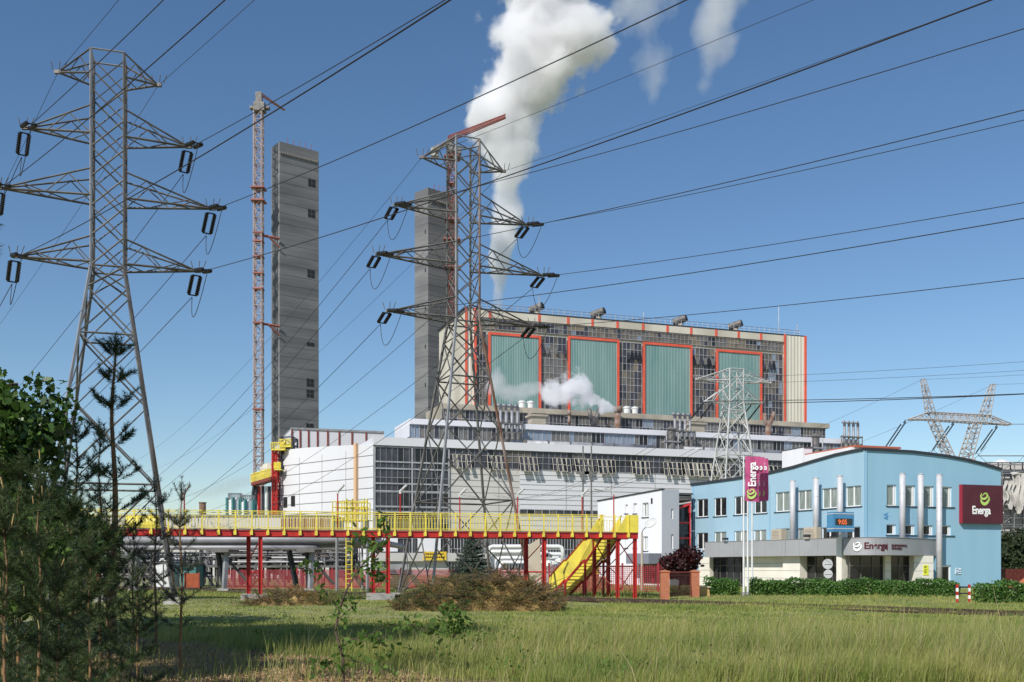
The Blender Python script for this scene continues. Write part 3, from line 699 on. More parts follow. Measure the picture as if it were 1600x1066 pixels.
tower(424, 437, 498, 221, 400, 'taller bare concrete tower under construction, left of the pair, square windows up its face',
      ((286,1),(334,1),(428,1),(538,0),(598,1),(615,1),(668,1)), 9)
tower(648, 669, 716, 293, 400, 'shorter bare concrete tower under construction, right of the pair, crane mast at its edge', (), 15)
Yc = 396
def mast(mb, mbp, x, z0, z1, wd, seg):
    n_ = int((z1-z0)/seg); lattice(mb, x-wd/2, x+wd/2, Yc-wd/2, Yc+wd/2, z0, z1, n_, .42)
t = empty('tower_crane', (GX(404,Yc),Yc,0), 'lattice tower crane mast with dark cab beside the taller concrete tower', 'crane', 'tower cranes at the concrete towers')
m = MB(); z1 = P(0,175,Yc).z; mast(m, None, GX(404,Yc), 0, z1, 3.0, 3.4); m.build('mast', m_cranew, t)
x = GX(404,Yc)
for y in (295,315,378,505,640,365,402,428,452): z = P(0,y,Yc).z; k = 2.6 if y in (295,315) else 1.9; MB().box(x-k,x+k,Yc-k,Yc+k,z-.25,z+.25).build('platform', m_crane, t)
m = MB()
for y in (367,505):
    z = P(0,y,Yc).z; m.bar((x,Yc,z),(GX(434,Yc),Yc+3,z-.6),.7); m.bar((x+3,Yc,z),(GX(434,Yc),Yc+3,z-4),.45)
m.build('tie', m_crane, t)
m = MB(); m.box(x-1.6,x+2.6,Yc-2,Yc+2,z1,z1+3.2); m.box(x-3.2,x+4.2,Yc-1.2,Yc+1.2,z1+1,z1+1.9); m.box(x-1,x+1.4,Yc-1,Yc+1,z1+3.2,z1+7.4); m.build('cab', m_galvd, t)
m = MB(); zj = z1+7.4; q0 = Vector((x,Yc,zj)); q1 = Vector((x+.6,Yc+42,zj+12))
m.bar(q0+Vector((-.8,0,0)),q1+Vector((-.3,0,0)),.4); m.bar(q0+Vector((.8,0,0)),q1+Vector((.3,0,0)),.4)
for i in range(14): a = q0.lerp(q1,i/14); b_ = q0.lerp(q1,(i+1)/14); s_ = 1 if i%2 else -1; m.bar(a+Vector((.8*s_,0,0)),b_+Vector((-.8*s_,0,0)),.25)
m.build('luffing_jib', m_crane, t)
t = empty('tower_crane', (GX(706,Yc),Yc,0), 'flat-top tower crane with raised jib at the edge of the shorter concrete tower', 'crane', 'tower cranes at the concrete towers')
m = MB(); x = GX(706.5,Yc); z1 = P(0,238,Yc).z; mast(m, None, x, 0, z1, 2.8, 3.2); m.build('mast', m_crane, t)
for y, k in ((247,3.0),(288,1.9),(345,2.8),(376,3.2),(419,3.0),(480,2),(594,2.6),(530,2)): z = P(0,y,Yc).z; MB().box(x-k,x+k,Yc-k,Yc+k,z-.25,z+.25).build('platform', m_crane, t)
m = MB(); m.box(x-1.8,x+2.4,Yc-2,Yc+2,z1,z1+1.6); m.box(x+1.6,x+3.6,Yc-2.5,Yc-.5,z1-1.4,z1+1.4); m.box(x-2,x+.6,Yc-1.5,Yc+1.5,z1+1.6,z1+4.6); m.build('cab', m_galvd, t)
m = MB(); q0 = P(700,221,Yc); q1 = P(790,184,Yc-30); s3 = [Vector((0,-.9,0)),Vector((0,.9,0)),Vector((0,0,2.0))]
for s_ in s3: m.bar(q0+s_, q1+s_*.6, .36)
N_ = 26
for i in range(N_):
    a = q0.lerp(q1,i/N_); b_ = q0.lerp(q1,(i+1)/N_); k = 1-.4*i/N_
    m.bar(a+s3[0]*k,b_+s3[2]*k,.22); m.bar(a+s3[2]*k,b_+s3[1]*k,.22); m.bar(a+s3[2]*k,a+s3[0]*k,.2)
m.build('jib', m_crane, t)
m = MB(); q0 = P(700,224,Yc); q1 = P(676,236,Yc+10)
for s_ in s3[:2]: m.bar(q0+s_*1.3, q1+s_*1.3, .6)
for i in range(9): a = q0.lerp(q1,i/8); m.bar(a+s3[0]*1.3,a+s3[1]*1.3,.3); m.bar(a+s3[0]*1.3,a+s3[0]*1.3+Vector((0,0,1.2)),.15)
m.build('counter_jib', m_ochre, t)
m = MB(); a = q1; m.box(a.x-.6,a.x+2.4,a.y-1.6,a.y+1.6,a.z-2.4,a.z+.6); m.build('counterweight', m_conc, t)
# ================================================================== LATTICE PYLONS AND WIRES
def tip_rot(c, th, a, z): return Vector((c[0]+math.cos(th)*a, c[1]+math.sin(th)*a, z))
def pylon(c, th, lab, wb=5.8, wt=1.4, zw=15.3, ztop=25.5, arms=(), mats=(m_galv,), steel=.088, sc=1.0, npan=None):
    t = empty('pylon', (c[0], c[1], 0), lab, 'pylon', 'steel lattice power pylons')
    def corner(k, z):
        w_ = (wb+(wt-wb)*z/zw if z < zw else wt)/2
        sx, sy = ((-1,-1),(1,-1),(1,1),(-1,1))[k%4]
        x, y = sx*w_, sy*w_
        return Vector((c[0]+x*math.cos(th)-y*math.sin(th), c[1]+x*math.sin(th)+y*math.cos(th), z))
    for k in range(4):
        m = MB(); m.bar(corner(k,-.2), corner(k,zw), steel*1.25); m.bar(corner(k,zw), corner(k,ztop-(0 if k%3==0 or True else .8)), steel)
        m.build('leg', mats[k%len(mats)], t)
    # levels shrink with the body width
    lv = [0.0]
    while lv[-1] < zw-.8:
        z = lv[-1]; w_ = wb+(wt-wb)*z/zw; lv.append(min(z+w_*.92, zw))
    lv[-1] = zw; nlow = len(lv)
    while lv[-1] < ztop-.7: lv.append(lv[-1]+wt*.95)
    lv[-1] = ztop-.4
    m = MB(); m2 = MB()
    for i in range(len(lv)-1):
        a, b_ = lv[i], lv[i+1]
        for k in range(4):
            s_ = steel*.62 if i >= nlow-1 else steel*.75
            p0, q0, p1, q1 = corner(k,a), corner(k+1,a), corner(k,b_), corner(k+1,b_)
            tgt = m if (i+k)%2 else m2
            tgt.bar(p0, q1, s_); tgt.bar(q0, p1, s_*.8)
            if i < nlow-1 and i%2 == 0:
                m.bar(p1, q1, s_)
            if i < 1:                       # secondary bracing near the feet
                m2.bar(p0.lerp(p1,.5), p0.lerp(q1,.25), s_*.6); m2.bar(q0.lerp(q1,.5), q0.lerp(p1,.25), s_*.6)
    m.build('bracing', mats[-1], t); m2.build('bracing', mats[-1], t)
    tips = {}
    for key, z, L, rise in arms:
        for s_ in (-1, 1):
            tp = tip_rot(c, th, s_*L, z+.12); tips[(key, s_)] = tp
            ks = (0,3) if s_ < 0 else (1,2)
            m = MB()
            B = [corner(k, z) for k in ks]; T = [corner(k, min(z+rise, ztop)) for k in ks]
            n_ = max(3, int((L-wt/2)/.8))
            for b_, u_ in zip(B, T): m.bar(b_, tp, steel*.9); m.bar(u_, tp, steel*.72)
            for i in range(n_):
                a0, a1 = i/n_, (i+1)/n_
                m.bar(B[i%2].lerp(tp,a0), B[(i+1)%2].lerp(tp,a1), steel*.5)
                for j in (0,1): 
                    if i%2 == 0 and i < n_-1: m.bar(B[j].lerp(tp,a0), T[j].lerp(tp,a1), steel*.45)
                    elif i < n_-1: m.bar(T[j].lerp(tp,a0), B[j].lerp(tp,a1), steel*.45)
            m.box(tp.x-.15,tp.x+.15,tp.y-.08,tp.y+.08,tp.z-.06,tp.z+.08)
            for q in (-.22,.05,.25): m.bar(tp+Vector((q,0,.1)), tp+Vector((q*1.5,.05,.5)), .03)
            m.build('crossarm', mats[-1], t)
    if arms:                                # earth-wire cap tie bars
        m = MB()
        for k in range(4): m.bar(corner(k,ztop), corner(k+1,ztop), steel*.7)
        m.build('cap', mats[0], t)
    return t, tips, corner
def insulator(root, p, d, L=1.4, sag=.55, double=True):
    """tension string of ribbed discs from p along horizontal direction d, drooping"""
    e = p+Vector((d[0],d[1],0)).normalized()*L*math.cos(sag)+Vector((0,0,-L*math.sin(sag)))
    ax = (e-p).normalized(); side = ax.cross(Vector((0,0,1))).normalized()*.19
    m = MB()
    for s_ in ((-1,1) if double else (0,)):
        p0 = p+ax*.25+side*s_; p1 = e-ax*.12+side*s_
        m.tube(p0, p1, .055, 6)
        n_ = 9
        for i in range(n_): q = p0.lerp(p1,(i+.5)/n_); m.tube(q-ax*.035, q+ax*.035, .105, 8, r2=.08)
    if double:
        for q in (p+ax*.22, e-ax*.1): m.bar(q-side*1.1, q+side*1.1, .05)
    m.build('insulator_string', m_black, root); return e
def wire(p, q, sag, lab, r=.017, n=40, group='overhead power line wires', name='power_cable'):
    p = Vector(p); q = Vector(q); pts = []
    for i in range(n+1):
        t = (i/n)**1.6; v = p.lerp(q, t); v.z -= 4*sag*t*(1-t); pts.append(v)
    m = MB(); m.path(pts, r, 5); o = m.build(name, m_wire); tag(o, lab, 'power line', group); return o
def loop(root, p, q, drop, out=Vector((0,0,0))):
    m = MB(); pts = []
    for i in range(15):
        t = i/14; v = p.lerp(q, t); k = 4*t*(1-t); v.z -= drop*k; v = v+out*k; pts.append(v)
    m.path(pts, .017, 5); m.build('jumper_loop', m_wire, root)
ARMS1 = [('top',23.95,2.15,1.1),('upper',21.25,3.5,1.25),('middle',18.45,4.55,1.2),('lower',15.45,3.9,1.15)]
ARMS = [('top',24.1,2.45,1.35),('upper',21.25,3.95,1.25),('middle',18.45,4.95,1.2),('lower',15.45,4.35,1.15)]
c1 = (GX(170,47), 47); th1 = R(17)
py1, t1, _ = pylon(c1, th1, 'tall rusty grey lattice pylon on the left behind the young pines', arms=ARMS1, ztop=25.05, mats=(m_galv, m_galvd, m_rust, m_galvd))
c2 = (GX(724,57.4), 57.4); th2 = R(24)
py2, t2, _ = pylon(c2, th2, 'lattice pylon in the middle with its feet behind the brushwood heap', arms=ARMS, mats=(m_galv, m_rust, m_galvd, m_galvd))
for root, c, k in ((py1, c1, 0), (py2, c2, 1)):
    for sx, sy in ((-1,-1),(1,-1),(1,1),(-1,1)):
        th = (th1, th2)[k]; x = sx*2.9*math.cos(th)-sy*2.9*math.sin(th)+c[0]; y = sx*2.9*math.sin(th)+sy*2.9*math.cos(th)+c[1]
        m = MB(); m.box(x-.35,x+.35,y-.35,y+.35,-.2,.18); m.build('footing', m_conc, root)
FW = Vector((.61,-.79,0)); BK1 = Vector((-.60,.80,0)); BK2 = Vector((-.47,.88,0)); FW2 = Vector((.655,-.755,0))
for root, tips, nm, fw, bk in ((py1,t1,'left pylon',FW,BK1),(py2,t2,'middle pylon',FW2,BK2)):
    for (key, s_), tp in tips.items():
        side = 'left' if s_ < 0 else 'right'
        if key == 'top':
            wire(tp, tp+fw*150+Vector((0,0,-1)), 2.6, f'thin earth wire running up from the {side} top arm end of the {nm}', .011, name='earth_wire')
            wire(tp, tp+bk*190+Vector((0,0,-2)), 6, f'thin earth wire falling leftwards from the {side} top arm end of the {nm}', .011, name='earth_wire')
            continue
        ef = insulator(root, tp, fw, 1.3, .18); eb = insulator(root, tp, bk, 1.3, .95 if root is py1 else .35)
        loop(root, ef, eb, 1.5, Vector((-.25,0,0)))
        wire(ef, ef+fw*150+Vector((0,0,-1)), 4.6, f'black wire running up rightwards from the {side} {key} arm end of the {nm}')
        wire(eb, eb+bk*200+Vector((0,0,-3)), 7.5, f'black wire falling leftwards from the {side} {key} arm end of the {nm}')
# third pylon: grey, in front of the boiler house, wide capped arms
c3 = (GX(1146,120), 120); th3 = R(14)
m_palesteel = mat('pale_grey_steel', (.55,.55,.54), (.40,.40,.39), .4, .5)
py3, t3, cor3 = pylon(c3, th3, 'pale grey lattice pylon with two arms before the fourth teal panel', wb=6.6, wt=1.75, zw=20.8, ztop=24.7,
                arms=(('upper',23.3,4.7,1.6),('lower',20.8,3.6,2.0)), mats=(m_palesteel,), steel=.125)
for (key, s_), tp in t3.items():
    if key == 'lower':
        for a in (0,.35):
            b_ = tp+Vector((-s_*a*3,0,0)); e = insulator(py3, b_, Vector((-.75,.2,0)), 2.6, .9)
            wire(e, e+Vector((-30,70,-4)), 4, f'{"outer" if a==0 else "inner"} dark wire falling left from the pale grey pylon\'s {"left" if s_<0 else "right"} lower arm', .022)
            e2 = b_
            wire(e2, e2+Vector((95,-18,2.5 if s_<0 else 4)), 1.2, f'{"outer" if a==0 else "inner"} dark wire running right from the pale grey pylon\'s {"left" if s_<0 else "right"} lower arm', .03)
    else:
        wire(tp, tp+Vector((95,-18,5)), 1.2, f'thin wire running right from the {"left" if s_<0 else "right"} top arm of the pale grey pylon', .018)
# fourth pylon: cat-head portal pylon behind the blue office
Y4 = 185; X = lambda px: GX(px, Y4); Z = lambda py: P(0, py, Y4).z
py4 = empty('pylon', (X(1495),Y4,0), 'pale forked pylon with two horns and a flat beam rising behind the blue office', 'pylon', 'steel lattice power pylons')
m_pk = mat('pinkish_grey_steel', (.42,.39,.37), (.30,.27,.25), .4, .6)
def truss(a0, a1, b0, b1, dep, n, w, nm):
    """tapered four-sided truss between end edge a0-a1 and end edge b0-b1 (in the x,z plane), depth dep"""
    m = MB(); D = [Vector((0,-dep/2,0)), Vector((0,dep/2,0))]
    a0, a1, b0, b1 = map(Vector, (a0,a1,b0,b1))
    for d in D:
        m.bar(a0+d,b0+d,w); m.bar(a1+d,b1+d,w)
        for i in range(n):
            p, q = a0.lerp(b0,i/n), a1.lerp(b1,i/n); r_, s_ = a0.lerp(b0,(i+1)/n), a1.lerp(b1,(i+1)/n)
            m.bar(p+d, (s_ if i%2 else r_)+d if False else s_+d, w*.6) if i%2 else m.bar(q+d, r_+d, w*.6)
            m.bar(r_+d, s_+d, w*.5)
    for i in range(n+1):
        p, q = a0.lerp(b0,i/n), a1.lerp(b1,i/n); m.bar(p+D[0],p+D[1],w*.5); m.bar(q+D[0],q+D[1],w*.5)
    m.build(nm, m_pk, py4)
v = lambda px, py: (X(px), Y4, Z(py))
truss(v(1453,658),v(1463,658),v(1476,712),v(1490,716),1.6,7,.17,'fork_leg')
truss(v(1518,661),v(1531,661),v(1500,716),v(1516,718),1.6,7,.17,'fork_leg')
truss(v(1476,712),v(1516,718),(X(1466),Y4,0),(X(1528),Y4,0),3.5,7,.2,'body')
truss(v(1448,646),v(1460,647),v(1440,593),v(1444,593),1.2,6,.14,'horn')
truss(v(1531,650),v(1545,652),v(1548,601),v(1553,601),1.2,6,.14,'horn')
truss(v(1448,645),v(1448,656),v(1546,650),v(1546,662),1.8,16,.16,'beam')
truss(v(1448,645),v(1448,656),v(1420,655),v(1420,656),1.2,4,.15,'beam_end')
truss(v(1546,650),v(1546,662),v(1578,663),v(1578,664),1.2,4,.15,'beam_end')
for px, py, lab in ((1415,656,'left'),(1490,659,'middle'),(1558,664,'right')):
    p = Vector(v(px,py)); ax = Vector((-.62,.2,-1)).normalized()
    m = MB()
    for dx in (-.45,.45):
        for i in range(14): q = p+ax*(.8+i*.34)+Vector((dx,0,dx*.5)); m.tube(q, q+ax*.22, .13, 8)
        m.bar(p+ax*.6+Vector((dx,0,dx*.5)), p+ax*5.8+Vector((dx,0,dx*.5)), .12)
    m.bar(p, p+ax*.7, .12); m.build('insulator_string', m_black, py4)
    e = p+ax*6
    wire(e, e+Vector((-60,90,-12)), 3, f'thin wire falling left from the {lab} insulator of the forked pylon', .035)
    wire(e, e+Vector((9,-1,.6)), 3.0, f'slack jumper wire under the beam at the {lab} insulator of the forked pylon', .035)
for a, lab in ((v(1441,593),'left'),(v(1552,601),'right')):
    wire(a, Vector(a)+Vector((-75,60,-22)), 4, f'thin earth wire falling left from the {lab} horn of the forked pylon', .022, name='earth_wire')
    wire(a, Vector(a)+Vector((80,-50,2)), 2, f'thin earth wire running right from the {lab} horn of the forked pylon', .022, name='earth_wire')
wire(v(1578,663), Vector(v(1578,663))+Vector((60,-30,0)), 1, 'wire leaving the right beam end of the forked pylon towards the right edge', .05)

# ================================================================== FOOTBRIDGE
fbg = Fac(GX(395,50), 50, d=(4.3,1)); U = fbg.u
uA, uB = U(28), U(997); W = 1.7
def bz(px, py): return fbg.z(px, py)
zb0, zb1, zrail = bz(395,838), bz(395,828.5), bz(395,798)
fbr = empty('footbridge', fbg.w((uA+uB)/2, W/2, 0), 'raised red footbridge with yellow railings crossing the picture', 'footbridge')
for k in (0, W-.12):
    m = fbg.mb(); m.box(uA,uB,k,k+.12,zb0,zb1); m.box(uA,uB,k-.05,k+.17,zb0,zb0+.025); m.box(uA,uB,k-.05,k+.17,zb1-.025,zb1-.001); m.build('beam', m_red, fbr)
m = fbg.mb(); m.box(uA,uB,-.02,W+.02,zb1,zb1+.05)
uu = uA+.5
while uu < uB: m.box(uu-.04,uu+.04,.12,W-.12,zb0+.1,zb1-.002); uu += 1.56
m.build('deck', m_galvd, fbr)
uSt = U(948)
for k, nm in ((-.06,'railing'),(W+.02,'railing')):
    m = fbg.mb(); e0 = uA; e1 = uB if k > 0 else U(945)
    m.box(e0,e1,k-.02,k+.02,zrail-.04,zrail); m.box(e0,e1,k-.015,k+.015,zb1+.12,zb1+.15); m.box(e0,e1,k-.015,k+.015,zrail-.22,zrail-.20)
    uu = e0; sp_ = .155
    while uu < e1: m.box(uu-.011,uu+.011,k-.011,k+.011,zb1+.12,zrail-.2); uu += sp_
    m.build(nm, m_yellow, fbr)
uu = U(45)
while uu < uB-.3:
    m = fbg.mb(); m.box(uu-.035,uu+.035,-.10,-.03,zb0+.1,zrail+.01); m.box(uu-.09,uu+.05,-.13,-.03,zb0+.06,zb0+.26); m.build('railing_post', m_yellow, fbr); uu += .775
# end panels at the stair head (solid yellow sheet)
m = fbg.mb(); uc, ud = U(963), U(997); m.prism([(uc,zb1+.03),(ud,zb1+.03),(ud,zrail),(U(978),zrail)], -.06, -.03); m.build('side_sheet', m_yellow, fbr)
m = fbg.mb(); m.prism([(U(935),zb1+.03),(U(951),zb1+.03),(U(951),zrail-.05)], W-.02, W+.01); m.build('side_sheet', m_yellow, fbr)
m = fbg.mb(); m.box(uB-.03,uB,0,W,zb1+.03,zrail-.05); m.build('end_sheet', m_yellow, fbr)
def support(px0, bases=True, lab=None):
    uu = U(px0)
    for k in (.06, W-.06):
        m = fbg.mb(); m.box(uu-.09,uu+.09,k-.02,k+.02,.1,zb0-.002)
        m.box(uu-.09,uu-.065,k-.09,k+.09,.1,zb0-.002); m.box(uu+.065,uu+.09,k-.09,k+.09,.1,zb0-.002); m.build('column', m_red, fbr)
for px, wd in ((140,.62),(397,.62),(597,.62),(842,.62),(889,.75)):
    ua = U(px)
    if px == 889: continue
    for du in (-.30,.30):
        m = fbg.mb(); k = .1 if du > 0 else W-.1
        m.box(ua+du-.10,ua+du+.10,k-.012,k+.012,.3,zb0-.002); m.box(ua+du-.10,ua+du-.075,k-.09,k+.09,.3,zb0-.002); m.box(ua+du+.075,ua+du+.10,k-.09,k+.09,.3,zb0-.002)
        m.build('column', m_red, fbr)
    m = fbg.mb(); m.bar((ua-.3,W-.1,1.4),(ua+.3,.1,1.4),.06); m.bar((ua-.3,W-.1,.5),(ua+.3,.1,1.2),.05); m.bar((ua-.3,W-.1,2.0),(ua+.3,.1,3.0),.05); m.build('brace', m_red, fbr)
    m = fbg.mb(); m.box(ua-.62,ua+.62,-.2,W+.2,-.2,.32); m.build('footing', m_conc, fbr)
for px in (966,993,952,975):
    ua = U(px); k = .1 if px in (966,993) else W+.9
    m = fbg.mb(); m.box(ua-.09,ua+.09,k-.012,k+.012,-.1,zb0-.002); m.box(ua-.09,ua-.065,k-.08,k+.08,-.1,zb0-.002); m.box(ua+.065,ua+.09,k-.08,k+.08,-.1,zb0-.002); m.build('column', m_red, fbr)
m = fbg.mb()
a, c = U(966), U(993); a2, c2_ = U(952), U(975)
for (p, kp, q, kq) in ((a,.1,c,.1),(a2,W+.9,c2_,W+.9),(a,.1,a2,W+.9),(c,.1,c2_,W+.9)):
    m.bar((p,kp,1.7),(q,kq,1.7),.05); m.bar((p,kp,.3),(q,kq,1.7),.045); m.bar((q,kq,1.7),(p,kp,3.1),.045)
m.build('brace', m_redrust, fbr)
m = fbg.mb(); m.box(U(944),uB,0,W+1.3,zb1-.06,zb1-.005); m.build('landing', m_galvd, fbr)
# stair: rises towards the viewer and to the right, solid yellow side sheets
SA = Vector((GX(872,60.5), 60.5, 0)); SB = Vector((GX(956,56.4), 56.4, 0)); zs_top = zb1-.02
dS = (SB-SA); LS = dS.length; dS = dS.normalized()
fs = Fac(SA.x, SA.y, d=(dS.x, dS.y))
# local: u along rise, k: + is inward (away), z
stair = []
flights = [(0,.30*LS,.0,.29*zs_top),(.34*LS,.66*LS,.29*zs_top,.62*zs_top),(.72*LS,LS,.62*zs_top,zs_top)]
def sz(u_):
    for a, b_, za, zb_ in flights:
        if u_ < a: return za
        if u_ <= b_: return za+(zb_-za)*(u_-a)/(b_-a)
    return zs_top
brk = [0,.30*LS,.34*LS,.66*LS,.72*LS,LS]
for k0, k1, mt, nm, hi in ((.62,.65,m_yellow,'stair_sheet',1.05),(-.65,-.62,m_yellow,'stair_sheet',1.05)):
    m = fs.mb()
    for i in range(len(brk)-1):
        a, b_ = brk[i], brk[i+1]
        m.prism([(a,sz(a)-.05),(b_,sz(b_)-.05),(b_,sz(b_)+hi),(a,sz(a)+hi)] if True else [], k0, k1)
    if k0 > 0 or True: m.build(nm, mt, fbr)
m = fs.mb()
for k0 in (-.70,.66):
    for i in range(len(brk)-1):
        a, b_ = brk[i], brk[i+1]; m.prism([(a,sz(a)-.24),(b_,sz(b_)-.24),(b_,sz(b_)-.06),(a,sz(a)-.06)], k0, k0+.045)
        m.prism([(a,sz(a)+1.04),(b_,sz(b_)+1.04),(b_,sz(b_)+1.09),(a,sz(a)+1.09)], k0, k0+.045)
m.build('stringer', m_red, fbr)
m = fs.mb()
for a, b_, za, zb_ in flights:
    n_ = max(4, int((zb_-za)/.17))
    for i in range(n_): u_ = a+(b_-a)*(i+.5)/n_; zz = za+(zb_-za)*(i+1)/n_; m.box(u_-.14,u_+.14,-.6,.6,zz-.09,zz-.05)
for a, b_ in ((.30*LS,.34*LS),(.66*LS,.72*LS)): m.box(a-.05,b_+.05,-.62,.62,sz(a)-.12,sz(a)-.06)
m.build('tread', m_yellow, fbr)
for u_ in (.32*LS,.69*LS):
    for k in (-.66,.66):
        m = fs.mb(); m.box(u_-.05,u_+.05,k-.05,k+.05,-.1,sz(u_)-.24); m.build('stair_column', m_red, fbr)
# footbridge lamps
for i, px in enumerate((283,437,531,632,728,821,925,976)):
    if px == 437: continue
    lab = {283:'red lamp post with a slanted white head, leftmost on the footbridge',531:'red lamp post with slanted head beside the yellow pipe ladder',
           632:'red lamp post with slanted head in front of the dark glazed corner',728:'red lamp post with slanted head seen inside the middle pylon',
           821:'red lamp post with slanted head just right of the middle pylon',925:'red lamp post with slanted head left of the white office block',
           976:'red lamp post with curved neck in front of the white office block'}[px]
    u_ = U(px); k = W+.08; p = fbg.w(u_,k,zb1); zt_ = P(px,773 if px > 700 else 768,p.y).z
    if px == 283: zt_ = P(px,768,p.y).z
    t = empty('bridge_lamp', p, lab, 'lamp', 'lamps along the footbridge')
    m = MB(); m.tube(p, (p.x,p.y,zt_), .035, 8); m.build('pole', m_red, t)
    s_ = -1 if px == 976 else 1; m = MB()
    a = Vector((p.x,p.y,zt_)); b_ = a+Vector((s_*.35 if s_ > 0 else -1.1,-.15,.32)); 
    if s_ < 0: m.path([a,a+Vector((-.1,0,.2)),a+Vector((-.5,-.05,.32)),b_],.03,6); m.tube(b_+Vector((.5,.05,-.08)),b_,.06,8,r2=.075)
    else: m.tube(a,b_,.075,8,r2=.06); m.box(a.x-.06,a.x+.06,a.y-.06,a.y+.06,a.z-.12,a.z)
    m.build('head', m_lgrey, t)

# ================================================================== PIPE RACK AND GREY PIPES behind the footbridge
Yp = 68
prk = empty('pipe_rack', (GX(300,Yp),Yp,0), 'row of fat silver pipes carried on grey steel trestles under the footbridge at the left', 'pipe rack')
for py, r_, dy, x1 in ((844,.26,0,560),(851,.17,.7,545),(856,.15,-.3,500),(847,.22,1.3,590)):
    m = MB(); z = P(0,py,Yp).z; m.path([(GX(20,Yp),Yp+dy,z),(GX(x1-25,Yp),Yp+dy,z),(GX(x1-8,Yp),Yp+dy+.4,z),(GX(x1,Yp),Yp+dy+2.0,z),(GX(x1,Yp),Yp+dy+14,z)],r_,12)
    m.build('pipe', m_pipe, prk, True)
zz = P(0,859,Yp).z
for px in (214,342,352,458,476,486):
    m = MB(); x_ = GX(px,Yp); mt = m_galv if px in (352,486,214) else m_roofdk; lean = 0 if mt is m_galv else rnd.uniform(-.5,.5)
    m.bar((x_,Yp-.3 if mt is m_galv else Yp+1.5,-.1),(x_+lean,Yp+.3,zz),.27); m.build('trestle_leg', mt, prk)
    m = MB(); m.box(x_-.35,x_+.35,Yp-.65,Yp+.05,-.1,.22) if mt is m_galv else m.box(x_-.3,x_+.3,Yp+1.2,Yp+1.8,-.1,.2); m.build('footing', m_conc, prk)
m = MB()
for px in (214,347,480): x_ = GX(px,Yp); m.box(x_-.6,x_+.6,Yp-.6,Yp+2,zz-.18,zz); m.bar((x_-.3,Yp+.3,zz),(x_+1.6,Yp+1,.5),.14)
m.box(GX(20,Yp),GX(540,Yp),Yp-.5,Yp-.38,zz,zz+.12); m.build('crossbeam', m_galvd, prk)
# jungle of small process pipes behind
def pipe_jungle(x0, x1, z0, z1, Y, nv, nh, seed, lab, mt=(m_galvd, m_galv, m_roofdk)):
    t = empty('pipework', (GX((x0+x1)/2,Y),Y,0), lab, 'pipework'); r = random.Random(seed)
    za, zb_ = P(0,z0,Y).z, P(0,z1,Y).z
    for k in range(3):
        m = MB()
        for i in range(nh):
            z = r.uniform(za,zb_); y = Y+r.uniform(-1,2.5); a, b_ = sorted((r.uniform(x0,x1),r.uniform(x0,x1))); rad = r.choice((.04,.06,.09,.12))
            if b_-a < 15: b_ = min(a+40,x1)
            zz_ = z+r.uniform(-.5,.5); m.path([(GX(a,Y),y,z),(GX(b_,Y),y,z),(GX(b_,Y)+.15,y,z-.12),(GX(b_,Y)+.15,y,zz_)],rad,6)
        for i in range(nv):
            xx = GX(r.uniform(x0,x1),Y); y = Y+r.uniform(-1,2.5); a = r.uniform(za-.8,zb_); m.tube((xx,y,a-.9),(xx,y,a+.8),r.choice((.04,.07,.1)),6)
            if r.random() < .5: m.tube((xx-.16,y,a),(xx+.16,y,a),.12,8)
        m.build('pipe', mt[k], t)
    m = MB()
    for px in np.arange(x0, x1, 26): m.bar((GX(px,Y),Y-.8,0),(GX(px,Y),Y-.8,zb_),.16); m.bar((GX(px,Y),Y-.8,za),(GX(px+20,Y),Y-.8,.2),.1)
    m.box(GX(x0,Y),GX(x1,Y),Y-1,Y+2.5,za-.15,za); 
    for q in (.35,.5): m.bar((GX(x0,Y),Y-1,za+q*2),(GX(x1,Y),Y-1,za+q*2),.05)
    m.build('platform', m_galvd, t)
pipe_jungle(318, 560, 884, 858, 82, 60, 40, 3, 'tangle of thin steel pipes on a platform behind the fat silver pipes')
pipe_jungle(60, 320, 900, 862, 84, 40, 34, 5, 'tangle of pipes behind the left pylon and the pines', (m_galv, m_galvd, m_roofdk))
for px, lab, mt, h in ((300,'teal equipment cabinet under the pipes beside the left pylon foot',m_tealt,883),(262,'white equipment cabinet behind the left pylon',m_pipew,880)):
    t = empty('cabinet', (GX(px,80),80,0), lab, 'cabinet'); m = MB(); zt_ = P(0,h,80).z; m.box(GX(px,80)-.6,GX(px,80)+.6,79,81,.1,zt_); m.build('case', mt, t)
    m = MB(); m.box(GX(px,80)-.66,GX(px,80)+.66,78.9,81.1,zt_,zt_+.1); m.box(GX(px,80)-.03,GX(px,80)+.03,78.95,79,.2,zt_-.1); m.build('trim', m_galvd, t)
# yellow caged ladder with platform
Yl = 66; t = empty('pipe_ladder', (GX(545,Yl),Yl,0), 'tall yellow ladder with a small railed platform rising behind the footbridge', 'ladder')
m = MB(); xa, xb = GX(541,Yl), GX(550,Yl); zt_ = P(0,781,Yl).z
for x_ in (xa,xb): m.bar((x_,Yl,0),(x_,Yl,zt_),.06)
z = .3
while z < zt_: m.bar((xa,Yl,z),(xb,Yl,z),.035); z += .3
m.build('ladder', m_yellow, t)
m = MB(); zp = P(0,812,Yl).z; x0_, x1_ = GX(520,Yl), GX(574,Yl); m.box(x0_,x1_,Yl-.1,Yl+1.2,zp-.06,zp)
for y_ in (Yl-.1,Yl+1.2):
    for q in range(7): xx = x0_+(x1_-x0_)*q/6; m.bar((xx,y_,zp),(xx,y_,zp+1.15),.05)
    for q in (.4,.8,1.15): m.bar((x0_,y_,zp+q),(x1_,y_,zp+q),.05)
m.build('platform', m_yellow, t)
m = MB()
for x_ in (GX(541,Yl),GX(550,Yl),GX(568,Yl),GX(573,Yl)): m.bar((x_,Yl+.2,zp),(x_,Yl+.2,P(0,779,Yl).z),.07)
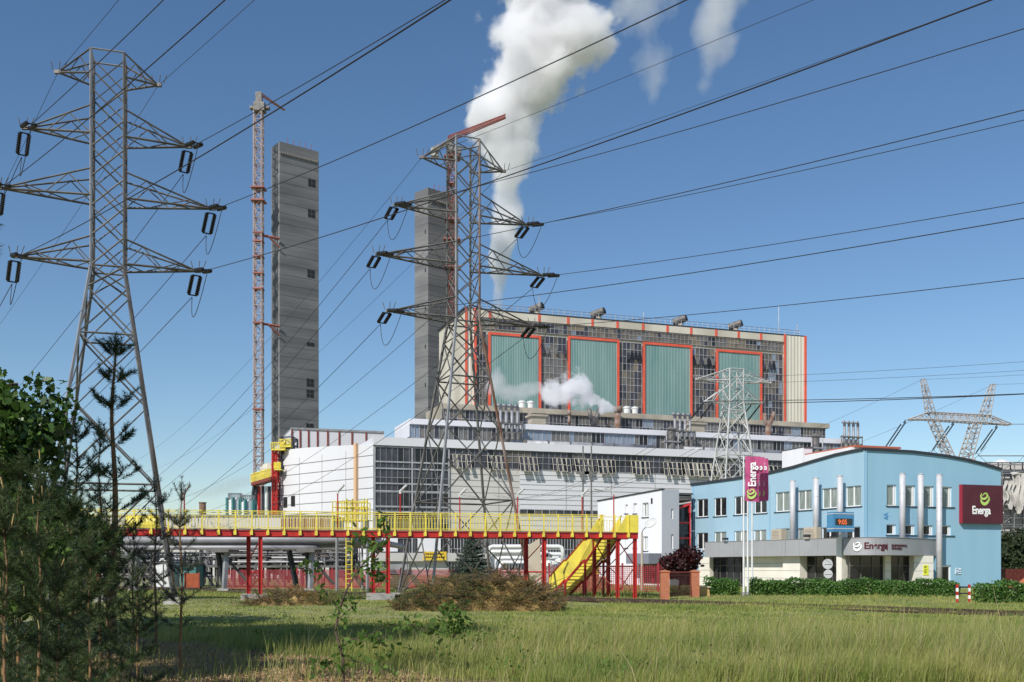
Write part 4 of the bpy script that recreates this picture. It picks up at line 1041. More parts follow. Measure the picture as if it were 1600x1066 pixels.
m.bar((GX(550,Yl),Yl+.2,P(0,795,Yl).z),(GX(573,Yl),Yl+.2,P(0,795,Yl).z),.06); m.build('guard', m_yellow, t)
m = MB(); 
for px in (524,572): m.bar((GX(px,Yl),Yl+.6,0),(GX(px,Yl),Yl+.6,zp),.14)
m.build('post', m_galv, t)
t = empty('elbow_pipe', (GX(566,72),72,0), 'silver elbow pipe turning down beside the yellow ladder', 'pipe')
m = MB(); z = P(0,838,72).z; m.path([(GX(540,72),72.5,z),(GX(560,72),72,z),(GX(568,72),72,z+.25),(GX(570,72),72,z+.8),(GX(570,72),72,P(0,792,72).z)],.24,12); m.build('pipe', m_pipe, t, True)
m = MB(); m.tube((GX(566,72),72,0),(GX(566,72),72,z),.07,8); m.build('stay', m_galv, t)
# white pipes and valves right of the middle pylon
t = empty('valve_station', (GX(800,100),100,0), 'white insulated pipes with elbows and valves left of the yellow stair', 'pipework')
for px0, px1, py, dz in ((764,879,854,0),(764,828,862,0),(770,880,866,0),(776,880,872,0),(782,870,879,0)):
    Yq = 100+(py-854)*.15; z = P(0,py,Yq).z; x0_, x1_ = GX(px0,Yq), GX(px1,Yq); m = MB()
    m.path([(x0_,Yq,z-3.0),(x0_,Yq,z-.35),(x0_+.1,Yq,z-.1),(x0_+.35,Yq,z),(x1_-.35,Yq,z),(x1_-.1,Yq,z-.1),(x1_,Yq,z-.35),(x1_,Yq,z-1.6)],.2,10); m.build('pipe', m_pipew, t, True)
r = random.Random(8)
for i in range(9):
    px = r.uniform(850,905); py = r.uniform(866,895); p = P(px,py,101); m = MB(); m.lathe((p.x,p.y,p.z),[(.12,0),(.34,.12),(.34,.45),(.12,.6),(.1,.8)],10); m.tube((p.x-.5,p.y,p.z+.25),(p.x+.5,p.y,p.z+.25),.15,8); m.build('valve', m_pipew if i%3 else m_galv, t)
m = MB(); m.box(GX(755,101),GX(880,101),101,103,0,P(0,893,101).z); m.box(GX(755,101)-.2,GX(880,101)+.2,100.8,103.2,P(0,893,101).z,P(0,891,101).z); m.build('tray', m_housew, t)
# leaning beige duct
t = empty('duct_panel', (GX(836,75),75,0), 'leaning beige boxed duct behind the red bridge columns', 'duct')
m = MB(); m.prism([(GX(824,75),0),(GX(848,75),0),(GX(843,75),P(0,841,75).z),(GX(824,75),P(0,853,75).z)],75,76.2); m.build('case', m_beige, t)
m = MB(); m.bar((GX(824,75),74.98,.2),(GX(824,75),74.98,P(0,853,75).z),.08); m.build('edge', m_galvd, t)
# ochre boards stack by the stair
t = empty('board_stack', (GX(925,72),72,0), 'stack of ochre boards on the ground under the yellow stair', 'boards'); r = random.Random(2)
for i in range(7):
    m = MB(Matrix.Translation((GX(918,72),72,.08+i*.13)) @ Matrix.Rotation(r.uniform(-.15,.15),4,'Z')); m.box(-1.6,1.6+r.uniform(-.4,.4),-.5,.5,0,.09); m.build('board', m_ochre, t)
t = empty('yellow_cabinet', (GX(930,76),76,0), 'yellow cabinet standing behind the stair columns', 'cabinet')
m = MB(); m.box(GX(923,76),GX(937,76),76,77,1.1,P(0,882,76).z); m.build('case', m_yellow, t)
m = MB(); m.box(GX(924,76),GX(936,76),76.1,76.9,0,1.1); m.build('plinth', m_brick, t)
# yellow notice on the pipe wall
fy = fh; a, z_ = fh.at(678, 869)
t = tag(fh.mb().box(a-2.3,a+2.3,-.8,-.62,z_-.85,z_+.85).build('warning_sign', m_yellowsign), 'small yellow notice board on the hall wall inside the middle pylon', 'sign')
m = fh.mb()
for q in (-.35,.25): 
    uu = a-1.9
    rr_ = random.Random(int(q*100))
    while uu < a+1.8: L_ = rr_.uniform(.15,.4); m.box(uu,uu+L_,-.83,-.8,z_+q,z_+q+.26); uu += L_+.12
m.build('print', m_black2, t)
# red wire fence
fe = Fac(GX(470,74), 74, 7700)
def fence(px0, px1, k, z0, z1, step, lab, mt, post=2.5, seed=0, rails=(0.1,1.0)):
    a, b_ = fe.u(px0), fe.u(px1); t = empty('wire_fence', fe.w((a+b_)/2,k,0), lab, 'fence')
    m = fe.mb(); uu = a
    while uu < b_: m.box(uu-.014,uu+.014,k-.012,k+.012,z0,z1); uu += step
    z = z0
    while z < z1+.01: m.box(a,b_,k-.018,k+.018,z-.012,z+.012); z += .12
    m.build('mesh_panel', mt, t)
    uu = a; n_ = 0
    while uu < b_+.1: m = fe.mb(); m.box(uu-.05,uu+.05,k-.05,k+.05,0,z1+.15); m.build('post', mt, t); uu += post
fence(352, 856, 0, .12, 1.45, .055, 'red wire mesh fence standing between the railway track and the pipes', m_mesh)
fe = fe.off(-14)
fence(858, 1034, 0, .1, 1.75, .12, 'red wire fence with thin bars around the foot of the yellow stair', m_mesh, 2.4)
t = empty('orange_screen', (GX(297,74),74,0), 'orange boarded fence panel beside the left pylon foot', 'fence')
m = MB()
for q in range(12): xx = GX(289,74)+q*.09; m.box(xx,xx+.08,74,74.05,.15,P(0,896,74).z)
m.build('boards', mat('orange_brown_boards',(.42,.10,.04),(.32,.08,.03),3,.8), t)
m = MB()
for xx in (GX(289,74),GX(289,74)+1.05): m.box(xx-.04,xx+.04,73.93,74,0,P(0,894,74).z)
m.build('post', m_redrust, t)

# railway tracks
for k, off, nm in ((0,0,'near'),(1,2.6,'far')):
    A_ = Vector((GX(380,66),66+off*1.2,0)); B_ = Vector((GX(880,50.5),50.5+off,0)); C_ = Vector((GX(1600,34.2),34.2+off,0)); D_ = C_+(C_-B_)*1.2; E_ = A_+(A_-B_)*1.5
    pts = [E_, A_, A_.lerp(B_,.5)+Vector((0,-.4,0)), B_, B_.lerp(C_,.5), C_, D_]
    t = empty('railway_track', tuple(B_)); tag(t, kind='structure')
    gau = .75
    for s_ in (-1,1):
        m = MB(); pp = []
        for i, p in enumerate(pts):
            d = (pts[min(i+1,6)]-pts[max(i-1,0)]).normalized(); nrm = Vector((-d.y,d.x,0)); pp.append(p+nrm*s_*gau+Vector((0,0,.062)))
        for p, q in zip(pp, pp[1:]): m.bar(p, q, .075)
        m.build('rail', m_rail, t)
    m = MB()
    for p, q in zip(pts, pts[1:]):
        d = (q-p); L_ = d.length; d.normalize(); nrm = Vector((-d.y,d.x,0)); s_ = 0
        while s_ < L_:
            c_ = p+d*s_; m.add([c_+nrm*a+d*b_+Vector((0,0,z)) for z in (-.08,.015) for a, b_ in ((-1.25,-.12),(1.25,-.12),(1.25,.12),(-1.25,.12))],
                 [(0,3,2,1),(4,5,6,7),(0,1,5,4),(1,2,6,5),(2,3,7,6),(3,0,4,7)]); s_ += .65
    m.build('sleepers', m_sleeper, t)
# ================================================================== BLUE OFFICE
CX, CYY = GX(1350,76), 76
fR = Fac(CX, CYY, d=(2.94,1)); fL = Fac(CX, CYY, d=(.544,-1))
off = empty('office_building', (CX, CYY+8, 0), 'sky blue two-wing office with gently arched roofline and grey curved entrance canopy', 'office building')
def wall_open(f, pts_top, z0, ops, reveal, name, mt, parent):
    """wall with holes: pts_top = [(u,z)...] left to right; ops = [(u0,u1,z0,z1)]"""
    us = sorted(set([round(p[0],4) for p in pts_top]+[round(v,4) for o in ops for v in o[:2]]))
    def top(u):
        for (a, za), (b_, zb_) in zip(pts_top, pts_top[1:]):
            if a-1e-3 <= u <= b_+1e-3: return za+(zb_-za)*(u-a)/(b_-a)
        return pts_top[-1][1]
    m = f.mb()
    for a, b_ in zip(us, us[1:]):
        if b_-a < 1e-3: continue
        mid = (a+b_)/2; hs = sorted([(o[2],o[3]) for o in ops if o[0] < mid < o[1]]); z = z0
        for h0, h1 in hs:
            if h0 > z: m.quad((a,0,z),(b_,0,z),(b_,0,h0),(a,0,h0))
            z = max(z, h1)
        m.quad((a,0,z),(b_,0,z),(b_,0,top(b_)),(a,0,top(a)))
    for a, b_, h0, h1 in ops:
        m.quad((a,0,h0),(b_,0,h0),(b_,reveal,h0),(a,reveal,h0)); m.quad((a,0,h1),(a,reveal,h1),(b_,reveal,h1),(b_,0,h1))
        m.quad((a,0,h0),(a,reveal,h0),(a,reveal,h1),(a,0,h1)); m.quad((b_,0,h0),(b_,0,h1),(b_,reveal,h1),(b_,reveal,h0))
    return m.build(name, mt, parent)
def window(f, o, k, parent, split=(.5,), fw=.07, glass=None, curt=True, tilt=False, seed=0):
    a, b_, h0, h1 = o; m = f.mb(); w_ = fw
    m.box(a,b_,k,k+.07,h0,h0+w_); m.box(a,b_,k,k+.07,h1-w_,h1); m.box(a,a+w_,k,k+.07,h0+w_,h1-w_); m.box(b_-w_,b_,k,k+.07,h0+w_,h1-w_)
    for s_ in split: c = a+(b_-a)*s_; m.box(c-w_*.75,c+w_*.75,k-.01,k+.06,h0+w_,h1-w_)
    wn = m.build('window', m_frame, parent)
    m = f.mb(); m.quad((a+w_*.5,k+.04,h0+w_*.5),(b_-w_*.5,k+.04,h0+w_*.5),(b_-w_*.5,k+.04,h1-w_*.5),(a+w_*.5,k+.04,h1-w_*.5)); m.build('pane', glass or m_glass, wn)
    return wn
def sill(f, a, b_, z, parent, mt=None): m = f.mb(); m.box(a,b_,-.09,.1,z-.05,z); m.build('sill', mt or m_roofdk, parent)
x8 = lambda v: 1060+v/3.807; y8 = lambda v: 680+v/3.807; xr = lambda v: 1320+v/3.807
# left wing
topL = [(fL.at(px,py)) for px, py in ((1080,756.5),(1110,752.5),(1150,747),(1202,738),(1240,729),(1270,720),(1305,710),(1330,704.5))]+[(0,P(0,701,76).z)]
opsL = []; meta = []
for a, b_, yt, yb, g_ in ((110,176,380,487,0),(213,285,372,482,0),(333,408,363,473,0),(450,525,356,465,0),(578,661,338,455,1),(710,793,327,446,1),(855,944,315,436,1),(995,1086,302,425,1)):
    c = (a+b_)/2; o = (fL.u(x8(a)), fL.u(x8(b_)), fL.z(x8(c),y8(yb)), fL.z(x8(c),y8(yt))); opsL.append(o); meta.append((o, g_, True))
for a, b_, yt, g_ in ((110,176,581,0),(213,285,575,1),(333,408,569,1),(447,523,563,1),(578,661,556,1),(707,793,552,1),(852,944,548,0),(990,1080,546,0)):
    c = (a+b_)/2; zt_ = fL.z(x8(c),y8(yt)); o = (fL.u(x8(a)), fL.u(x8(b_)), zt_-1.5, zt_); opsL.append(o); meta.append((o, g_, False))
wall_open(fL, topL, 0, opsL, .16, 'wall', m_bluepale, off)
for o, g_, s_ in meta:
    window(fL, o, .10, off, glass=m_curtain if g_ else m_glassdk); 
    if s_: sill(fL, o[0]-.12, o[1]+.12, o[2]-.002, off)
# right wing
topR = [(0,P(0,701,76).z)]+[fR.at(px,py) for px, py in ((1380,702.5),(1425,705),(1450,708),(1477.6,711.5),(1505,716.5),(1530,722.5),(1564,732.5))]
opsR = []; meta = []
for a, b_, yt, yb in ((250,308,295,421),(360,420,299,424),(470,530,303,427),(580,637,307,431),(248,305,531,591),(358,416,534,593),(466,524,536,595),(576,632,538,597)):
    c = (a+b_)/2; o = (fR.u(xr(a)), fR.u(xr(b_)), fR.z(xr(c),y8(yb)), fR.z(xr(c),y8(yt))); opsR.append(o); meta.append(o)
od = (fR.u(xr(578)), fR.u(xr(632)), 0.02, fR.z(xr(600),y8(775))); opsR.append(od)
uRe = topR[-1][0]
wall_open(fR, topR, 0, opsR, .16, 'wall', m_blue, off)
for i, o in enumerate(meta): window(fR, o, .10, off, split=(.80,) if i < 4 else (.80,), glass=m_curtain if i < 4 else m_glassdk)
window(fR, od, .10, off, split=(), fw=.12, glass=m_glassdk)
for yy, a, b_ in ((431,243,652),(602,243,652)): z_ = fR.z(xr(450),y8(yy-3)); sill(fR, fR.u(xr(a)), fR.u(xr(b_)), z_+.04, off)
for q in ((309,420),(421,470),(531,580)): pass
# shell behind, roof
A_, C_, B_ = fL.w(topL[0][0],0,0), fL.w(0,0,0), fR.w(uRe,0,0); D_ = A_+B_-C_
m = MB(); ZL = Vector((0,0,topL[0][1])); ZR = Vector((0,0,topR[-1][1]))
m.quad(B_, D_, D_+Vector((0,0,9)), B_+ZR); m.quad(D_, A_, A_+ZL, D_+Vector((0,0,9))); m.build('wall', m_bluepale, off)
m = MB(); ridge = [fL.w(u_,.02,z_) for u_, z_ in topL]+[fR.w(u_,.02,z_) for u_, z_ in topR[1:]]; Dt = D_+Vector((0,0,9))
for p, q in zip(ridge, ridge[1:]): m.add([p, q, Dt], [(0,1,2)])
m.build('roof', m_roof, off)
m = MB()
for f, tp in ((fL,topL),(fR,topR)):
    mm_ = f.mb()
    for (a, za), (b_, zb_) in zip(tp, tp[1:]): mm_.prism([(a,za-.12),(b_,zb_-.12),(b_,zb_+.05),(a,za+.05)], -.14, .35)
    m.add(mm_.V, mm_.F)
m.build('roof_edge', m_roofdk, off)
m = MB(); a = fR.w(.16,-.05,0); m.tube(a, a+Vector((0,0,10.3)), .045, 8); a = fL.w(fL.u(1203),-.05,2.6); m.tube(a, a+Vector((0,0,5.9)), .045, 8); a = fL.w(fL.u(1084),-.05,0); m.tube(a,a+Vector((0,0,9)),.045,8); m.build('downpipe', m_blue, off)
# swallow-shaped blue marks
for dx, dy in ((0,0),(.5,-5.2)):
    m = fR.mb(); a, z_ = fR.at(1384+dx,804-dy-0); m.prism([(a-.28,z_-.02),(a+.25,z_+.16),(a+.12,z_),(a+.20,z_-.18),(a-.05,z_-.1)], -.012, -.002); m.build('bird_mark', m_clockblue, off)
# columns
for px, yt, f in ((1238.5,752,fL),(1275,747.5,fL),(1312.5,744.5,fL),(1410,741,fR),(1438.5,742,fR),(1467.5,742.5,fR)):
    ff = f.off(-.75); u_, zt_ = ff.at(px,yt); p = ff.w(u_,0,0); z0 = 3.7 if px < 1460 else 0; m = MB(); m.tube((p.x,p.y,z0),(p.x,p.y,zt_),.215,20)
    m.tube((p.x,p.y,zt_),(p.x,p.y,zt_+.06),.235,20)
    for q in np.arange(z0+1.7, zt_, 1.7): m.tube((p.x,p.y,q),(p.x,p.y,q+.025),.221,20)
    m.build('column', m_steel, off, True)
# canopy, left straight part
fc = fL.off(-1.7); ua, ub = fc.u(1101), fc.u(1307)
zt_, zb_ = fc.z(1205,844.3), fc.z(1205,869.4)
m = fc.mb(); m.box(ua,ub,0,1.69,zb_,zt_)
o = m.build('canopy', m_fascia, off)
m = fc.mb()
for px in (1227,): m.box(fc.u(px)-.02,fc.u(px)+.02,-.012,0,zb_,zt_)
for q in range(1,8): u_ = ua+(ub-ua)*q/8; m.box(u_-.008,u_+.008,-.006,0,zb_,zt_)
m.box(ua-.02,ub,-.03,.05,zt_,zt_+.03); m.build('fascia_joint', m_joint, o)
# canopy, curved right part
pl = []
for i in range(25):
    t = i/24; px = 1318+(1467-1318)*t; Yc_ = 74.9-2.0*math.sin(math.pi*min(1,t*1.0)**.9)+3.6*t**2
    pl.append((GX(px,Yc_), Yc_))
bk = [fR.w(fR.u(1467)-.2,-.02,0), fL.w(-.2,-.02,0)]
poly = [Vector((x,y,0)) for x, y in pl]+[Vector((bk[0].x,bk[0].y,0)), Vector((C_.x,C_.y-.02,0))]+[Vector((fL.w(-1.6,-.02,0).x,fL.w(-1.6,-.02,0).y,0))]
zc0, zc1 = P(0,868,74.4).z, P(0,841,74.4).z; N_ = len(poly); m = MB()
m.add([p+Vector((0,0,zc0)) for p in poly]+[p+Vector((0,0,zc1)) for p in poly], [(i,(i+1)%N_,N_+(i+1)%N_,N_+i) for i in range(N_)]+[tuple(range(N_-1,-1,-1)), tuple(range(N_,2*N_))])
o = m.build('canopy', m_fascia, off)
m = MB()
for i in (8,16): m.tube((pl[i][0],pl[i][1]-.004,zc0),(pl[i][0],pl[i][1]-.004,zc1),.008,6)
for p, q in zip(pl, pl[1:]): m.bar((*p,zc1+.015),(*q,zc1+.015),.05); m.bar((*p,zc0+.01),(*q,zc0+.01),.03)
m.build('fascia_joint', m_joint, o)
# ground floor cream walls and glass (left)
fg = fL.off(-.75)
def cream(f, a, b_, k0, k1, z1, nm='pillar'):
    m = f.mb(); m.box(f.u(a),f.u(b_),k0,k1,0,z1-.003); o = m.build(nm, m_cream, off)
    m = f.mb()
    for z_ in (.75,1.35,1.95): m.box(f.u(a)+.01,f.u(b_)-.01,k0-.006,k0,z_-.014,z_+.014)
    m.build('joint', m_joint, o)
cream(fg, 1092, 1109, 0, .7, zb_); cream(fg, 1163, 1228, 0, .7, zb_); cream(fg, 1228.3, 1255, -.35, .7, zb_); 
cream(fg.off(-.3), 1308, 1333, 0, 1.0, zc0)
def shopglass(f, a, b_, k, z1, nv, mt=None):
    m = f.mb(); ua_, ub_ = f.u(a), f.u(b_); m.quad((ua_,k,.15),(ub_,k,.15),(ub_,k,z1),(ua_,k,z1)); g_ = m.build('shopfront', mt or m_glassdk, off)
    m = f.mb()
    for i in range(nv+1): u_ = ua_+(ub_-ua_)*i/nv; m.box(u_-.03,u_+.03,k-.06,k-.002,.15,z1)
    m.box(ua_,ub_,k-.055,k-.003,1.72,1.78); m.box(ua_,ub_,k-.055,k-.003,.1,.2); m.box(ua_,ub_,k-.055,k-.003,z1-.06,z1); m.build('mullion', m_galvd, g_)
shopglass(fg, 1109.3, 1163, .45, zb_-.01, 5); shopglass(fg, 1255.3, 1308, .45, zb_-.01, 4)
fgr = fR.off(-.9)
cream(fgr, 1386, 1395, .2, .85, zc0); cream(fgr, 1427, 1457, -.1, .85, zc0)
shopglass(fgr, 1334, 1386, .5, zc0-.01, 3); shopglass(fgr, 1395, 1427, .5, zc0-.01, 2)
# plant and fixtures on the canopy
for px, py0, py1, w_, lab in ((1215,827,843,16,'beige air conditioning box on the grey canopy, left one'),(1268,824,841,20,'beige air conditioning box on the grey canopy beside the second steel column')):
    ff = fL.off(-1.2); u_ = ff.u(px); hw = (ff.u(px+w_/2)-ff.u(px-w_/2))/2; z0, z1 = zt_+.03, ff.z(px,py0)
    p = ff.w(u_,0,z0); t = empty('air_conditioner', p, lab, 'air conditioner', 'air conditioners on the canopy')
    m = ff.mb(); m.box(u_-hw,u_+hw,-.15,.35,z0,z1); m.build('case', m_beige, t)
    m = ff.mb()
    for q in range(6): m.box(u_-hw+.08,u_+hw-.3,-.16,-.15,z0+.12+q*.11,z0+.15+q*.11)
    m.build('grille', m_joint, t)
for px, py, lab in ((1138,845,'small black floodlight on the canopy edge above the left glass front'),(1266,842.5,'small black floodlight on the canopy edge beside the air conditioning box')):
    ff = fL.off(-1.6); u_, z_ = ff.at(px,py); z_ = zt_+.03; t = empty('floodlight', ff.w(u_,0,z_), lab, 'floodlight', 'floodlights on the canopy')
    m = ff.mb(); m.bar((u_,0,z_),(u_,-.15,z_+.16),.04); m.build('bracket', m_galvd, t)
    m = ff.mb(); m.box(u_-.3,u_+.2,-.42,-.15,z_+.12,z_+.30); m.build('head', m_roofdk, t)
# ---- lettering helper
def text(body, M, size, mt, name, parent, ext=.01, bold=.0, xs=1.0, space=1.0):
    cu = bpy.data.curves.new(name, 'FONT'); cu.body = body; cu.size = size; cu.extrude = ext; cu.offset = bold; cu.align_x = 'LEFT'; cu.space_character = space
    to = bpy.data.objects.new(name+'_tmp', cu); COL.objects.link(to)
    dg = bpy.context.evaluated_depsgraph_get(); me = bpy.data.meshes.new_from_object(to.evaluated_get(dg))
    COL.objects.unlink(to); bpy.data.objects.remove(to)
    me.transform(Matrix.Diagonal((xs,1,1,1))); me.transform(M)
    org = wloc(parent); me.transform(Matrix.Translation(-org)); me.materials.clear(); me.materials.append(mt)
    o = bpy.data.objects.new(name, me); COL.objects.link(o); o.parent = parent; return o
def face_M(f, u, k, z):      # text plane standing on a facade: x right, y up, out of the wall
    return f.M @ Matrix.Translation((u,k,z)) @ Matrix.Rotation(R(90),4,'X')
def logo(M, r, mt, name, parent, t=.012):
    """swirled e of three crescent bands"""
    m = MB(M); out = []
    def band(f_in, f_out, n=26):
        a = [f_in(i/n) for i in range(n+1)]; b_ = [f_out(i/n) for i in range(n+1)]
        vs = [(x,y,0) for x, y in a]+[(x,y,0) for x, y in b_]+[(x,y,t) for x, y in a]+[(x,y,t) for x, y in b_]; k = n+1; fs = []
        for i in range(n): fs += [(i,i+1,k+i+1,k+i),(2*k+i,3*k+i,3*k+i+1,2*k+i+1),(i,2*k+i,2*k+i+1,i+1),(k+i,k+i+1,3*k+i+1,3*k+i)]
        m.add(vs, fs)
    P_ = lambda ang, rr, cx=0, cy=0: (cx+rr*math.cos(R(ang)), cy+rr*math.sin(R(ang)))
    # thick bowl open to the right, rising into the cap, with the inner tongue curling back: a swirled e
    def stroke(pts, ws, n=30):
        def at(q):
            q *= len(pts)-1; i = min(int(q), len(pts)-2); f = q-i
            p0, p1, p2, p3 = (pts[max(i-1,0)], pts[i], pts[i+1], pts[min(i+2,len(pts)-1)])
            c = [.5*((2*p1[k])+(-p0[k]+p2[k])*f+(2*p0[k]-5*p1[k]+4*p2[k]-p3[k])*f*f+(-p0[k]+3*p1[k]-3*p2[k]+p3[k])*f**3) for k in (0,1)]
            return c, ws[i]+(ws[i+1]-ws[i])*f
        def edge(sg):
            def g(q):
                c, w_ = at(q); d0, _ = at(max(q-.01,0)); d1, _ = at(min(q+.01,1)); dx, dy = d1[0]-d0[0], d1[1]-d0[1]; L = math.hypot(dx,dy)+1e-9
                return ((c[0]-dy/L*w_*sg)*r, (c[1]+dx/L*w_*sg)*r)
            return g
        band(edge(1), edge(-1), n)
    stroke([(-.90,.02),(-.62,-.55),(-.08,-.78),(.52,-.48),(.86,.05),(.78,.62)],[.04,.24,.27,.24,.16,.02])
    stroke([(-.62,1.05),(-.86,.55),(-.66,.16),(-.10,.08),(.42,.40),(.46,.85),(.05,1.02),(-.40,.72),(-.56,.50)],[.02,.13,.17,.17,.17,.15,.11,.06,.01])
    m.build(name, mt, parent)
# maroon wall sign
u0_, u1_ = fR.u(1498.5), fR.u(1562); z0_, z1_ = fR.z(1530,818.5), fR.z(1530,758.5)
sg = empty('company_sign', fR.w((u0_+u1_)/2,-.3,z0_), 'square maroon sign with lime swirl and white word on the blue wall', 'sign')
m = fR.mb(); m.box(u0_+.03,u1_,-.34,-.003,z0_,z1_); m.build('board', m_maroon, sg)
m = fR.mb(); m.box(u0_-.0,u0_+.028,-.34,-.003,z0_,z1_); m.build('side', m_maroonside, sg)
w_ = u1_-u0_
text('Energa', face_M(fR, u0_+w_*.235, -.342, z0_+(z1_-z0_)*.25), .86, m_text, 'lettering', sg, .01, .022, .80, .95)
logo(face_M(fR, u0_+w_*.55, -.342, z0_+(z1_-z0_)*.63), .46, m_lime, 'emblem', sg)
# canopy lettering
i0 = 3; pa = Vector((pl[0][0],pl[0][1],0))
def on_canopy(px):
    i = min(range(len(pl)), key=lambda i: abs(pl[i][0]*F/pl[i][1]+800-px)); return i
cs = empty('canopy_sign', (pl[8][0],pl[8][1],zc0), 'white swirl and dark maroon company name on the curved canopy', 'sign')
def canopy_text(body, px, py, size, mt, name, bold, xs):
    # each letter follows the curve
    x = px
    for ch in body.split('|'):
        i = on_canopy(x); j = min(i+1, len(pl)-1); a = Vector((*pl[i],0)); b_ = Vector((*pl[j],0)); f = Fac(a.x, a.y, d=(b_.x-a.x, b_.y-a.y))
        u_, z_ = f.at(x, py); text(ch, face_M(f, u_, -.03, z_), size, mt, name, cs, .012, bold, xs)
        x += len(ch)*size*.0
        yield ch
def chord_text(body, pxa, pxb, py, size, bold, nm):
    i, j = on_canopy(pxa), on_canopy(pxb)+1; a = Vector((*pl[i],0)); b_ = Vector((*pl[j],0)); f = Fac(a.x,a.y,d=(b_.x-a.x,b_.y-a.y))
    u_, z_ = f.at(pxa, py); o = text(body, face_M(f,0,-(.03+max(-(f.M.inverted() @ Vector((*v,0))).y for v in pl[i:j+1])),z_), size, m_textm, nm, cs, .03, bold, 1.0)
    ws = [(f.M.inverted() @ (v.co+wloc(cs))).x for v in o.data.vertices]; k = (f.u(pxb)-f.u(pxa))/(max(ws)-min(ws)); M = f.M
    cl_ = [(M.inverted() @ Vector((*v,0)))[:2] for v in pl]; ys_ = [(M.inverted() @ (v.co+wloc(cs))).y for v in o.data.vertices]; yb_ = (min(ys_)+max(ys_))/2
    for v in o.data.vertices: q = M.inverted() @ (v.co+wloc(cs)); q.x = u_+(q.x-min(ws))*k; q.y = float(np.interp(q.x, [c[0] for c in cl_], [c[1] for c in cl_]))-.022-(.016 if q.y < yb_ else 0); v.co = (M @ q)-wloc(cs)
chord_text('Energa', 1350, 1385.5, 857.6, .66, .018, 'lettering')
chord_text('ELEKTROWNIE', 1392.8, 1415.5, 854.0, .21, .010, 'lettering')
chord_text('Ostrołęka', 1392.8, 1408.5, 858.4, .21, .010, 'lettering')
i = on_canopy(1388); m = MB(); m.box(pl[i][0]-.015,pl[i][0]+.015,pl[i][1]-.04,pl[i][1]-.01,P(0,860,74).z,P(0,849.5,74).z); m.build('divider', m_textm, cs)
i = on_canopy(1340); a = Vector((*pl[i],0)); b_ = Vector((*pl[i+1],0)); f = Fac(a.x,a.y,d=(b_.x-a.x,b_.y-a.y)); u_, z_ = f.at(1340,854.5)
logo(face_M(f,u_,-.03,z_), .31, m_text, 'emblem', cs, .03)
# clock on its pillar
m = fL.mb(); ff = fL.off(-1.9); u_ = ff.u(1312.5); hw = .26
m = ff.mb(); m.prism([(u_-hw,0),(u_+hw,0),(u_+hw,P(0,832,75).z),(u_-hw,P(0,840,75).z)], -.1, .5); m.build('pylon_wall', m_cream, off)
fk = Fac(GX(1302,73.4), 73.4, 5500)
uk = fk.u(1334.5); z0_, z1_ = fk.z(1318,831), fk.z(1318,800)
ck = empty('digital_clock', fk.w(uk/2,.25,z0_), 'blue box clock showing red digits above the entrance', 'clock')
m = fk.mb(); m.box(0,uk,0,.75,z0_,z1_); m.build('case', m_clockblue, ck)
m = fk.mb()
for q in (z1_-.14, z0_+.22): m.box(-.015,uk+.015,-.02,.76,q-.03,q+.03)
m.build('trim_band', m_lgrey, ck)
m = fk.mb(); m.box(.18,uk-.16,-.025,-.001,z0_+.48,z1_-.48); m.build('display', m_glassdk, ck)
text('9:05', face_M(fk, .40, -.027, z0_+.53), .50, m_em, 'digits', ck, .006, .008, .88)
m = fk.mb(); m.bar((uk*.35,.3,z0_-.35),(uk*.35,.3,z0_),.10); m.bar((uk*.35,.3,z0_-.35),(uk*.35,1.2,z0_-.35),.10); m.build('bracket', m_galvd, ck)
# posters, parking plate
u_, z_ = fgr.at(1445,891); t = tag(fgr.mb().box(u_-.24,u_+.24,-.13,-.10,z_-.38,z_+.38).build('poster', m_poster), 'lime yellow poster with dark lines on the cream pillar', 'poster')
m = fgr.mb(); r = random.Random(4)
for q in (.28,.2,.02,-.08,-.18): m.box(u_-.17,u_+r.uniform(.02,.18),-.134,-.131,z_+q-.02,z_+q+.02)
m.build('print', m_black2, t)
u_, z_ = fR.at(1496.5,892.5); t = empty('parking_sign', fR.w(u_,-.05,z_-.2), 'small white parking sign with a dark P on the blue wall', 'sign')
m = fR.mb(); m.box(u_-.26,u_+.26,-.06,-.02,z_-.22,z_+.22); m.build('plate', m_text, t)
m = fR.mb(); m.box(u_-.23,u_+.0,-.065,-.06,z_-.19,z_+.19); m.box(u_+.03,u_+.23,-.065,-.06,z_+.02,z_+.12); m.box(u_+.03,u_+.23,-.065,-.06,z_-.15,z_-.05); m.build('blue_field', m_clockblue, t)
text('P', face_M(fR, u_-.19, -.067, z_-.13), .32, m_text, 'letter', t, .002, .01)
ff = fg.off(-.36-.75+.35); u_, z_ = fg.off(-.3).at(1325.5,902); f0 = fg.off(-.3)
t = tag(f0.mb().box(u_-.22,u_+.22,-.02,-.008,z_-.13,z_+.13).build('notice_plate', m_text), 'small white notice with pale red edge on the cream entrance pillar', 'sign')
m = f0.mb(); m.box(u_-.15,u_+.12,-.024,-.021,z_-.02,z_+.02); m.box(u_-.15,u_+.05,-.024,-.021,z_+.05,z_+.08); m.build('print', m_maroonside, t)

